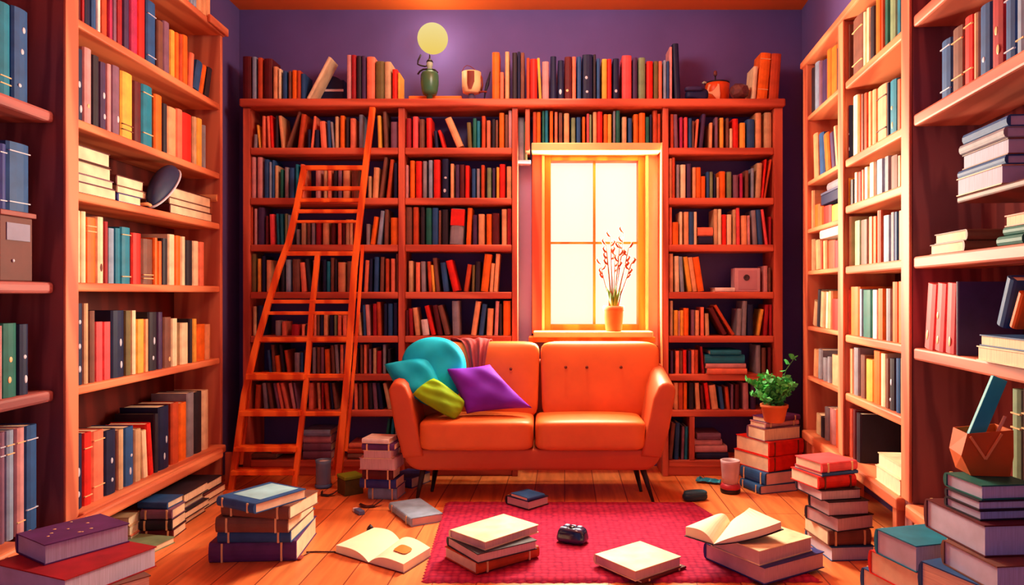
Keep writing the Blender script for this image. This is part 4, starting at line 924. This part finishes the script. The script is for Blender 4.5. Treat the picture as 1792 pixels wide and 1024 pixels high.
obj('globe', me_from(bm), GLB, lamp, smooth=True)
gpos = lamp.location + Vector(((756-752)*k, .03, .412))
tag(box('plinth_block', *[at(p,4.62,0).x for p in (715,808)], 4.62, 4.70, ZT, ZT+.056, mat('orange_block', (244,128,50), .5, var=.08), None, .006), 'low orange block standing behind the green lamp foot', 'block')
mug = tag(empty('mug', at(825,4.58,ZT)), 'cream mug with a brown patch and thin wire handle on a dark pedestal', 'mug')
k = 4.58/FO
lathe('pedestal', [(.036,0),(.03,.02),(.018,.05),(.016,.054)], mat('violet_pedestal', (76,66,100), .5, var=.1), mug)
lathe('cup', [(.03,.054),(.054,.062),(.06,.10),(.061,.19),(.056,.19),(.054,.08),(0,.07)], mat('cream_glaze', (250,216,160), .45, var=.06), mug)
bm = bmesh.new(); rws = []
for k_ in range(11):
    z_ = .072+.112*k_/10; u_ = k_/10
    x0_, x1_ = -.021+.010*max(0,1-u_*4), .024-.016*max(0,1-u_*2.5)
    rws.append([bm.verts.new((x0_+(x1_-x0_)*j_/6, -math.sqrt(.0632**2-(x0_+(x1_-x0_)*j_/6)**2), z_)) for j_ in range(7)])
for A_, B_ in zip(rws, rws[1:]):
    for j_ in range(6): bm.faces.new((A_[j_], A_[j_+1], B_[j_+1], B_[j_]))
obj('brown_patch', me_from(bm), mat('brown_patch', (126,48,34), .6, var=.1), mug, smooth=True)
bm = bmesh.new(); bm_tube(bm, [(.058,0,.17),(.066,-.01,.15),(.07,-.01,.11),(.062,0,.075)], .006, 8); bm_tube(bm, [(.05,-.02,.06),(.075,-.03,.062),(.10,-.03,.06)], .006, 8); obj('handle', me_from(bm), mat('brown_patch', (126,48,34), .6), mug, smooth=True)
bm = bmesh.new(); bm_tube(bm, [(-.06,0,.18),(-.058,0,.20),(-.045,0,.225),(-.028,0,.236),(-.008,0,.23),(.015,0,.215),(.04,0,.19)], .0022, 6); obj('wire_loop', me_from(bm), mat('brown_patch', (126,48,34), .6), mug, smooth=True)
bm = bmesh.new(); bm_tube(bm, [at(847,4.56,ZT)+Vector((0,0,0)), at(849,4.56,ZT+.06), at(853,4.56,ZT+.11), at(858,4.56,ZT+.19)], [.003,.006,.012,.003], 8)
tag(obj('quill', me_from(bm), mat('black_feather', (30,32,52), .6, var=.2, vscale=60), smooth=True), 'dark quill standing beside the cream mug on the back bookcase', 'quill')
# domed navy bag, sleeve, orange pot, crystal ball
NV = mat('navy_cloth', (26,32,78), .6, var=.15, vscale=6)
bg = tag(empty('domed_case', at(581,4.69,ZT)), 'navy dome-topped case with a white band, behind the leaning white book', 'case')
pr = [(-.075,0),(.082,0),(.082,.17)] + [(.082*math.cos(math.radians(a)) if a < 90 else .075*math.cos(math.radians(a)), .12+.075*math.sin(math.radians(a))) for a in range(40,180,14)] + [(-.075,.10)]
prism('case_body', pr, -.03, .06, NV, bg, .008, 2, smooth=False)
box('white_band', -.076, .083, -.034, -.028, .092, .108, mat('white_tape', (232,220,224), .6, var=.04), bg, .002)
bm = bmesh.new(); pr = [(0,0,0),(.055,0,0),(.19,0,0),(.19,0,.03),(.12,0,.055),(.02,0,.06)]
sl = tag(empty('soft_pouch', at(1198,4.53,ZT)), 'dark blue soft pouch slumped against the tall dark leaning book', 'pouch')
puff('pouch_body', .075, .0, .032, .07, .04, .032, NV, sl, 4, 8, lambda q, n: Vector((q.x, q.y, q.z*(1+.25*math.sin(n.x*3)))))
puff('pouch_flap', .05, -.03, .062, .055, .03, .014, mat('indigo_cloth', (48,44,96), .6, var=.12), sl, 4, 8)
pot = tag(empty('cooking_pot', at(1255,4.67,ZT)), 'orange lidded pot with a dark knob stem and peach side, on the back bookcase', 'pot')
lathe('pot_body', [(.062,0),(.072,.01),(.076,.10),(.078,.14),(.072,.146)], mat('orange_enamel', (232,84,26), .4, var=.06), pot)
bm = bmesh.new(); pr = [(-.06,.128),(.0,.122),(.002,.10),(.006,.06),(.0,.0),(-.012,.02),(-.04,.06),(-.07,.08)]
bm.faces.new([bm.verts.new((x-.006, -math.sqrt(max(.0004,.082**2-(x-.006)**2)), z)) for x, z in pr]); obj('peach_side', me_from(bm), mat('peach_enamel', (248,182,140), .5, var=.05), pot)
lathe('lid', [(.08,.142),(.078,.15),(.05,.158),(.012,.16),(0,.161)], mat('dark_lid', (44,34,50), .5, var=.1), pot)
bm = bmesh.new(); bm_tube(bm, [(-.012,0,.158),(-.011,0,.178),(-.012,0,.195)], .0045, 8); obj('stem', me_from(bm), LEGM, pot, smooth=True)
lathe('knob', [(0,.192),(.010,.198),(.013,.21),(.010,.226),(0,.232)], mat('brown_knob', (118,66,66), .4, var=.1), pot, c=(-.012,0,0), n=14)
bm = bmesh.new(); bm_tube(bm, [(-.07,-.02,.142),(-.09,-.025,.148),(-.098,-.025,.14)], .008, 8); obj('spout', me_from(bm), mat('pale_glaze', (178,200,176), .4), pot, smooth=True)
bm = bmesh.new(); bmesh.ops.create_icosphere(bm, subdivisions=2, radius=.062)
rr = random.Random(4)
for v in bm.verts: v.co *= rr.uniform(.88,1.08); v.co.z *= .82
bl = obj('rock_ball', me_from(bm), mat('brown_crystal', (96,62,66), .35, var=.3, vscale=9, spec=.5)); bl.location = at(1293,4.52,ZT+.053)
tag(bl, 'faceted dark brown rock ball beside the orange pot on the back bookcase', 'rock')
# glass wall ledge with slim volumes beside the window
zl = wz(283, 4.62)
tag(box('glass_ledge', wx(906,4.62), wx(929,4.62), 4.56, 4.765, zl-.012, zl, mat('pale_glass', (206,216,246), .2, var=.03), None, .003), 'tiny pale glass ledge between the left bookcase and the window', 'ledge')
for a, b_, c_, y_ in ((906.5,917.5,'a',207),(918,922.5,'j',214)):
    x0, x1 = wx(a,4.62), wx(b_,4.62); s = Matrix.Translation(((x0+x1)/2, 4.60, zl+.0005))
    vs, fs, pv, pf = book_mesh(x1-x0, .13, wz(y_,4.62)-zl-.002)
    e = tag(empty('slim_volume', (0,0,0)), ('grey' if c_ == 'a' else 'sage green')+' slim volume on the glass ledge beside the window', 'book'); e.matrix_world = s
    me = bpy.data.meshes.new('cover'); me.from_pydata(vs, [], fs); obj('cover', me, cmat(c_), e)
    me = bpy.data.meshes.new('page_block'); me.from_pydata(pv, [], pf); obj('page_block', me, PAGE, e)
# mauve box with dial
x0, x1 = bx(1289), bx(1334); z0 = BZ[3]+.0006; z1 = z0+(bz(466)-bz(508))
sb = tag(empty('dial_box', ((x0+x1)/2, 4.54, z0)), 'square mauve box with a round dial, on a back-right shelf', 'box')
hw, hh = (x1-x0)/2, z1-z0
MB = mat('mauve_box_card', (206,164,178), .6, var=.05)
box('box_body', -hw, hw, 0, .10, 0, hh, MB, sb, .004); box('front_plate', -hw*.72, hw*.72, -.003, .001, hh*.1, hh*.9, mat('mauve_plate', (188,142,160), .6, var=.05), sb, .001)
bm = bmesh.new(); bm_lathe(bm, [(.017,0),(.019,.004),(.012,.006),(.010,.003),(0,.003)], 20); o = obj('dial', me_from(bm), mat('dark_dial', (70,52,64), .4, var=.1), sb, smooth=True); o.matrix_local = Matrix.Translation((-.008,-.003,hh*.60)) @ Matrix.Rotation(PI/2,4,'X')
# ------------------------------------------------------------------ left shelf: curved tray, roll
lx0 = LEFT.hit(256,.05)[0]
tray = tag(empty('curved_tray', LEFT.w(lx0, .06, 1.546), LEFT.rz), 'dark slate curved tray with pale rim, propped between book piles on the left bookcase', 'tray')
bm = bmesh.new(); rim = []; ct, st = math.cos(.72), math.sin(.72)
def trp(u, v, w): return Vector((.085+u*ct-w*st, -.052+v, .116+u*st+w*ct))     # u along the rim, v into the case, w bulge up and away
rings = []
for i in range(9):
    th_ = PI/2*i/8; r_ = math.cos(th_); h_ = math.sin(th_)
    rings.append([bm.verts.new(trp(.165*r_*math.cos(2*PI*k/28), .05*r_*math.sin(2*PI*k/28), .085*h_)) for k in range(28)] if i < 8 else [bm.verts.new(trp(0,0,.085))])
for A_, B_ in zip(rings, rings[1:]):
    for k in range(28):
        bm.faces.new((A_[k], A_[(k+1)%28], B_[(k+1)%28], B_[k]) if len(B_) > 1 else (A_[k], A_[(k+1)%28], B_[0]))
bm.faces.new(rings[0][::-1]); o = obj('tray_bowl', me_from(bm), mat('slate_blue_metal', (36,44,84), .55, var=.12, spec=.3), tray, smooth=True)
bm = bmesh.new(); bm_tube(bm, [trp(.168*math.cos(2*PI*k/28), .053*math.sin(2*PI*k/28), -.002) for k in range(29)], .0055, 8); obj('rim', me_from(bm), SILV, tray, smooth=True)
bm = bmesh.new(); bm_tube(bm, [trp(-.160,0,0), (-.062,-.05,.016), (-.085,-.01,.010)], .009, 8); obj('handle', me_from(bm), mat('peach_paper', (240,170,112), .7, var=.08), tray, smooth=True)
rp = LEFT.w(LEFT.hit(380,.03)[0]-.01, .09, 0); zr = LEFT.z(380, 348, .03)
bm = bmesh.new(); bm_tube(bm, [(-.06,0,0),(.07,0,0)], .024, 16); rl = obj('paper_roll', me_from(bm), mat('peach_paper', (240,170,112), .7, var=.08)); rl.location = (rp.x, rp.y, 1.546+.148)
tag(rl, 'small peach paper roll lying on the third book pile of the left bookcase', 'roll')
# ------------------------------------------------------------------ right bookcase: navy case, white book, ring binder
a, b_ = rx(1430), rx(1467.5); zc = 1.506+.19
nc = tag(empty('flat_case', RIGHT.w((a+b_)/2, .02, RIGHT.z(1450, 351.5)), RIGHT.rz), 'navy flat case with grey top lying across books in the narrow right column', 'case')
hw = (b_-a)/2
box('case_base', -hw, hw, 0, .18, 0, .052, NV, nc, .004); box('case_lid', -hw, hw, -.002, .18, .053, .066, mat('slate_lid', (88,90,122), .5, var=.06), nc, .003); box('grey_wrap', -hw*.9, hw*.4, .02, .16, .0665, .12, mat('grey_wrap', (150,138,152), .7, var=.1), nc, .02)
a = rx(1429); zz = RIGHT.z(1448, 418)
wbk = Matrix.Translation(RIGHT.w(a+.005, .015, zz+.012)) @ Matrix.Rotation(RIGHT.rz,4,'Z') @ Matrix.Rotation(math.radians(0),4,'Y')
e = tag(empty('album'), 'thick white album lying on the row of books in the narrow right column', 'album'); e.matrix_world = wbk
box('cover', 0, rx(1467)-a-.008, 0, .16, 0, .046, cmat('w'), e, .006); box('page_block', .004, rx(1467)-a-.012, -.0008, .02, .008, .038, PAGE, e)
a, b_ = rx(1510), rx(1573)
bi = tag(empty('ring_binder', RIGHT.w((a+b_)/2, .015, .3455), RIGHT.rz), 'big dark navy ring binder with metal clasp on the bottom right shelf', 'binder')
hw = (b_-a)/2; hb = RIGHT.z(1540, 728)-.3455-.02
box('binder_cover', -hw, hw, .02+.14, .20, 0, hb, mat('black_board', (60,62,100), .5, var=.1), bi, .004); box('binder_front', -hw*.5, hw, .145, .159, 0, hb*.86, mat('binder_navy', (48,60,122), .5, var=.1), bi, .004)
bm = bmesh.new(); bm_tube(bm, [(hw*.9,.14,hb*.8),(-hw*.3,.14,hb*.8),(-hw*.36,.14,hb*.76),(-hw*.36,.14,hb*.62),(-hw*.2,.14,hb*.58)], .004, 8); obj('clasp', me_from(bm), SILV, bi, smooth=True)
for f in (.4,.25): lathe('ring', [(0,-.004),(.009,-.003),(.009,.003),(0,.004)], SILV, bi, n=10).matrix_local = Matrix.Translation((-hw*.3,.142,hb*f)) @ Matrix.Rotation(PI/2,4,'X')

# ------------------------------------------------------------------ orange pouch with teal folder, on the green topped pile
pp = Vector((1.222, 2.03, zK+.0006))
pc = tag(empty('paper_pouch', pp, -.12), 'orange folded paper pouch holding a teal folder and pencil, on the green topped pile', 'pouch')
OP = mat('orange_kraft', (214,98,30), .65, var=.1, vscale=6); OPL = mat('orange_kraft_edge', (248,160,90), .6)
bm = bmesh.new()
bt = [(-.045,-.05),(.055,-.05),(.06,.045),(-.045,.045)]; md_ = [(-.072,-.055),(.062,-.055),(.064,.05),(-.06,.05)]; tp = [(-.055,-.052),(.062,-.054),(.064,.05),(-.05,.048)]
L0 = [bm.verts.new((x, y, 0)) for x, y in bt]; L1 = [bm.verts.new((x, y, .055)) for x, y in md_]; L2 = [bm.verts.new((x, y, .115+(.012 if x > 0 else 0))) for x, y in tp]
for A_, B_ in ((L0,L1),(L1,L2)):
    for k in range(4): bm.faces.new((A_[k], A_[(k+1)%4], B_[(k+1)%4], B_[k]))
bm.faces.new(L0[::-1]); o = obj('pouch_body', me_from(bm), OP, pc); md = o.modifiers.new('s','SOLIDIFY'); md.thickness = .004
bm = bmesh.new(); bm_bar(bm, (-.05,-.058,.108), (-.012,-.06,.048), .006, .004); bm_bar(bm, (-.012,-.06,.048), (.03,-.058,.118), .006, .004); obj('flap_edge', me_from(bm), OPL, pc)
bm = bmesh.new(); bm_bar(bm, (-.03,.0,.06), (.055,.0,.262), .042, .014, bev=.002)
fo = obj('folder', me_from(bm), mat('teal_folder', (36,178,196), .5, var=.08)); fo.location = pp; tag(fo, 'slim teal folder sticking out of the orange paper pouch', 'folder')
bm = bmesh.new(); bm_tube(bm, [(.0,-.03,.05),(.052,-.03,.16)], .0045, 8); pe = obj('pencil', me_from(bm), mat('pale_pencil', (236,186,140), .5, var=.06)); pe.location = pp; tag(pe, 'pale pencil standing in the orange paper pouch', 'pencil')

# ------------------------------------------------------------------ small things on the floor
GL2 = mat('blue_grey_glass', (104,136,172), .2, var=.08, spec=.6)
tb = tag(empty('tumbler', G(566,853)), 'blue grey tumbler standing on the floor right of the ladder', 'tumbler')
lathe('tumbler_body', [(.038,0),(.044,.006),(.043,.14),(.047,.162),(.043,.162),(.04,.15),(.036,.012),(0,.012)], GL2, tb)
lathe('base_ring', [(.045,.002),(.049,.006),(.049,.018),(.044,.022)], mat('steel_blue', (70,108,160), .3, var=.05), tb); lathe('milk', [(.04,.155),(0,.157)], mat('milk_white', (226,230,240), .5), tb)
gb = tag(empty('gift_box', G(613,863), math.radians(38)), 'small lime green box with brown sides on the floor beside the tumbler', 'box')
box('box_body', -.055, .055, -.055, .055, 0, .088, mat('dark_olive_card', (84,72,30), .6, var=.2, vscale=8), gb, .004); box('lid', -.058, .058, -.058, .058, .0885, .108, mat('lime_card', (128,150,34), .6, var=.1), gb, .005)
def strip(name, pts, w, m, label, cat, t=.004):
    bm = bmesh.new(); a = [bm.verts.new(Vector(p)+Vector((0,w/2,0))) for p in pts]; b__ = [bm.verts.new(Vector(p)-Vector((0,w/2,0))) for p in pts]
    for i in range(len(pts)-1): bm.faces.new((a[i], a[i+1], b__[i+1], b__[i]))
    o = obj(name, me_from(bm), m, smooth=True); md = o.modifiers.new('s','SOLIDIFY'); md.thickness = t; return tag(o, label, cat)
BRN = mat('brown_leather_strip', (72,30,36), .6, var=.15)
g_ = G(575,868)
strip('leather_strap', [g_+Vector((-.045,.02,.022)), g_+Vector((-.04,0,.006)), g_+Vector((0,-.01,.004)), g_+Vector((.03,0,.012)), g_+Vector((.045,.01,.024))], .03, mat('black_leather', (40,28,36), .5, var=.1), 'short dark curled strap on the floor before the tumbler', 'strap')
g_ = G(648,888)
strip('leather_strap', [g_+Vector((-.06,.01,.012)), g_+Vector((-.02,-.005,.003)), g_+Vector((.02,0,.006)), g_+Vector((.06,.03,.03))], .03, BRN, 'brown curled strap on the floor beside the small eraser', 'strap')
g_ = G(627,898)
er = tag(empty('eraser', g_, math.radians(-52)), 'small white eraser with a blue sleeve on the floor', 'eraser')
box('eraser_body', -.045, .045, -.014, .014, 0.0005, .02, mat('white_rubber', (228,226,236), .7, var=.04), er, .005); box('sleeve', -.02, .047, -.016, .016, 0, .022, mat('sleeve_blue', (96,120,176), .5, var=.06), er, .004)
tg = tag(empty('bookmark', G(560,968)), 'thin brown ribbon bookmark with a dark red tag on the floor', 'bookmark')
bm = bmesh.new(); bm_tube(bm, [(-.06,.0,.004),(-.02,.005,.004),(.02,.0,.005),(.065,.005,.004)], .0035, 6); bm_tube(bm, [(-.045,0,.004),(-.05,-.025,.004),(-.06,-.05,.004)], .0025, 6); obj('ribbon', me_from(bm), BRN, tg, smooth=True)
puff('tag_end', -.062, -.07, .005, .009, .022, .004, mat('dark_red_tag', (140,26,30), .5, var=.1), tg, 4, 4)
ts = tag(empty('tassel', G(648,934)), 'small teal tassel with a dark cap behind the open floor book', 'tassel')
bm = bmesh.new(); bm_lathe(bm, [(.022,0),(.02,.014),(.008,.026)], 12); obj('tassel_threads', me_from(bm), mat('teal_thread', (120,170,178), .8, var=.1), ts, smooth=True)
lathe('tassel_cap', [(.018,.022),(.011,.034),(.0,.046)], mat('dark_cap', (48,30,44), .5), ts, n=10)
# gadget on the rug
gd = tag(empty('toy_camera', G(1002,948,.015), math.radians(-24)), 'glossy navy toy camera with pale keys lying on the rug', 'camera')
NG = mat('glossy_navy_plastic', (22,34,72), .15, var=.1, spec=.8)
puff('camera_body', 0, 0, .034, .066, .046, .034, NG, gd, 4, 10, lambda q, n: Vector((q.x*(1-.12*n.z), q.y*(1-.12*n.z), q.z)))
KEY = mat('pale_blue_key', (150,186,226), .25, var=.06)
for i in (-1, 0, 1): puff('key', i*.03, .012, .066, .011, .012, .005, KEY, gd, 4, 3)
for i in (-1, 1): puff('key', i*.034, -.022, .064, .016, .009, .005, KEY, gd, 4, 3)
lathe('lens', [(.014,0),(.014,.008),(.009,.009),(0,.006)], mat('dark_lens', (12,14,26), .1, spec=.8), gd, c=(0,-.008,.064), n=16)
# spectacle case, tumbler on base, crumpled teal paper
sp = tag(empty('spectacle_case', G(1216,876), math.radians(12)), 'dark teal spectacle case on the floor right of the sofa legs', 'case')
puff('case_bottom', 0, 0, .022, .070, .032, .022, mat('deep_teal_shell', (22,54,76), .35, var=.1), sp, 3.2, 8); puff('case_lid', .004, .003, .040, .066, .030, .016, mat('teal_shell', (44,92,116), .35, var=.08), sp, 3.2, 8)
cu = tag(empty('tumbler', G(1278,862)), 'frosted pink tumbler on a dark red base, floor beside the blue book pile', 'tumbler')
lathe('base', [(.052,0),(.056,.008),(.056,.024),(.05,.030)], LEGM, cu); lathe('red_collar', [(.055,.0245),(.058,.034),(.050,.05),(.044,.054)], mat('red_collar', (176,44,62), .4, var=.1), cu)
lathe('cup', [(.042,.05),(.047,.09),(.053,.17),(.055,.185),(.049,.186),(.045,.16),(.04,.06)], mat('frosted_pink', (208,180,190), .35, var=.1), cu)
bm = bmesh.new(); V = {}; rr = random.Random(9)
for i in range(9):
    for j in range(4): V[i,j] = bm.verts.new(((i-4)*.018, (j-1.5)*.024, .012+rr.uniform(-.009,.022)*(1 if 0 < j < 3 else .3)))
for i in range(8):
    for j in range(3): bm.faces.new((V[i,j], V[i+1,j], V[i+1,j+1], V[i,j+1]))
o = obj('crumpled_paper', me_from(bm), mat('turquoise_paper', (40,150,190), .5, var=.25, vscale=20)); o.location = G(1240,845); o.rotation_euler.z = -.35; md = o.modifiers.new('s','SOLIDIFY'); md.thickness = .003
tag(o, 'crumpled turquoise paper on the floor behind the pink tumbler', 'paper')

# ------------------------------------------------------------------ plants
TC = mat('terracotta', (206,108,58), .75, var=.08, vscale=6)
zs = wz(581, 4.62)
wp = tag(empty('window_plant', at(1074,4.565,wz(578)+.0008)), 'terracotta potted plant with curling orange buds on the window sill', 'plant')
k = 4.63/FO
lathe('pot', [(.046,0),(.052,.01),(.062,.125),(.067,.128),(.067,.158),(.060,.158),(.056,.13),(0,.125)], TC, wp)
STM = mat('stem_brown', (120,58,22), .6, var=.1); BUD = mat('bud_orange', (168,62,16), .6, var=.12); LF = mat('leaf_green', (92,128,44), .6, var=.2, vscale=12)
rr = random.Random(12); tips = []
for k2, (dx, h) in enumerate(((-.06,.30),(-.035,.42),(-.01,.47),(.012,.36),(.03,.40),(.055,.50),(.075,.40),(.085,.30))):
    x = (k2-3.5)*.006; y = rr.uniform(-.015,.015)
    pts = [(x, y, .12), (x+dx*.25, y, .12+h*.35), (x+dx*.7, y+rr.uniform(-.02,.02), .12+h*.7), (x+dx, y+rr.uniform(-.03,.03), .12+h)]
    bm = bmesh.new(); bm_tube(bm, pts, [.006,.0055,.0045,.003], 6); obj('stem', me_from(bm), STM, wp, smooth=True); tips.append([Vector(p) for p in pts])
bm = bmesh.new()
for pts in tips:
    for f in (0.0,.3,.6,1.0):
        p = pts[2].lerp(pts[3], f); s = rr.choice((-1,1)); a = p+Vector((s*.012,0,.008)); b_ = a+Vector((s*.012,rr.uniform(-.01,.01),.02)); c_ = b_+Vector((-s*.008,0,.014))
        bm_tube(bm, [p, a, b_, c_], [.003,.009,.008,.003], 6)
obj('buds', me_from(bm), BUD, wp, smooth=True)['kind'] = 'stuff'
bm = bmesh.new()
for k2 in range(9):
    a = k2/9*2*PI; r_ = .05; h = rr.uniform(.10,.17)
    pts = [Vector((.01*math.cos(a), .01*math.sin(a), .13)), Vector((.03*math.cos(a), .03*math.sin(a), .13+h*.6)), Vector((r_*math.cos(a), r_*math.sin(a), .13+h))]
    bm_tube(bm, pts, [.006,.011,.001], 6)
obj('leaves', me_from(bm), LF, wp, smooth=True)['kind'] = 'stuff'
hp = Vector(((1355-CX)/FO*4.02, 4.02, zH+.0006))
herb = tag(empty('potted_herb', hp), 'bushy green herb in a terracotta pot on the tall book pile', 'plant')
lathe('pot', [(.048,0),(.054,.006),(.070,.08),(.075,.082),(.076,.098),(.066,.098),(.062,.082),(0,.08)], TC, herb)
bm = bmesh.new(); rr = random.Random(5)
def leafq(bm, p, d, s):
    d = d.normalized(); u = d.cross(Vector((rr.uniform(-1,1), rr.uniform(-1,1), rr.uniform(-1,1)))).normalized(); n = d.cross(u)
    v = [bm.verts.new(q) for q in (p, p+d*s*.5+u*s*.36+n*s*.08, p+d*s*.9+u*s*.18, p+d*s*1.1, p+d*s*.9-u*s*.18, p+d*s*.5-u*s*.36+n*s*.08)]
    bm.faces.new(v)
stems = []
for k2 in range(44):
    a = rr.uniform(0, 2*PI); r_ = rr.uniform(.02,.155); h = rr.uniform(.04,.17) * (1 if r_ < .10 else .8)
    if k2 == 0: a, r_, h = 0.1, .12, .26
    e_ = Vector((r_*math.cos(a), r_*math.sin(a)*.75, .10+h)); pts = [Vector((.01*math.cos(a), .01*math.sin(a), .085)), Vector((e_.x*.55, e_.y*.55, .09+h*.75)), e_]; stems.append(pts)
    for q in range(15):
        f = rr.uniform(.15,1); p = pts[0].lerp(pts[1], f*2) if f < .5 else pts[1].lerp(pts[2], f*2-1)
        leafq(bm, p, Vector((rr.uniform(-1,1), rr.uniform(-1,1), rr.uniform(-.3,1))), rr.uniform(.028,.044))
obj('foliage', me_from(bm), mat('herb_green', (76,186,92), .55, var=.35, vscale=18), herb)['kind'] = 'stuff'
bm = bmesh.new()
for pts in stems: bm_tube(bm, pts, [.003,.0025,.001], 5)
obj('stems', me_from(bm), mat('stem_green', (62,110,50), .6, var=.1), herb)['kind'] = 'stuff'

# ------------------------------------------------------------------ light
def light(name, kind, loc, energy, col, **k):
    l = bpy.data.lights.new(name, kind); l.energy = energy; l.color = col
    for a_, v_ in k.items(): setattr(l, a_, v_)
    o = bpy.data.objects.new(name, l); C.objects.link(o); o.location = loc; return o
light('room_light', 'POINT', (-.15, 3.5, 2.76), 50, (1, .84, .64), shadow_soft_size=.25)
wl = light('window_light', 'AREA', (.34, 4.64, 1.50), 200, (1, .82, .60), shape='RECTANGLE', size=.56, size_y=1.0); wl.rotation_euler = (math.radians(-90), 0, 0)
sp_ = light('added_seat_spot', 'SPOT', (.12, 4.30, 2.94), 170, (1, .84, .58), spot_size=math.radians(50), spot_blend=.7, shadow_soft_size=.08); sp_.rotation_euler = (-math.radians(6), 0, 0)  # added spot without a fixture, brightens the sofa seats
light('globe_light', 'POINT', gpos, 42, (1, .74, .50), shadow_soft_size=.06)
w = bpy.data.worlds.new('room_ambience'); bpy.context.scene.world = w; w.use_nodes = True
bgn = w.node_tree.nodes['Background']; bgn.inputs['Color'].default_value = (.28, .30, .66, 1); bgn.inputs['Strength'].default_value = .62
# ------------------------------------------------------------------ camera
cam = bpy.data.cameras.new('camera'); co = bpy.data.objects.new('camera', cam); C.objects.link(co)
co.location = (0, 0, H); co.rotation_euler = (PI/2, 0, 0)
cam.sensor_width = 36; cam.lens = FO/1792*36; cam.shift_x = -(CX-896)/1792; cam.shift_y = (CY-512)/1792; cam.clip_start = .05; cam.clip_end = 50
s = bpy.context.scene; s.camera = co
s.view_settings.view_transform = 'Standard'; s.view_settings.look = 'None'; s.view_settings.exposure = -.14; s.view_settings.gamma = 1
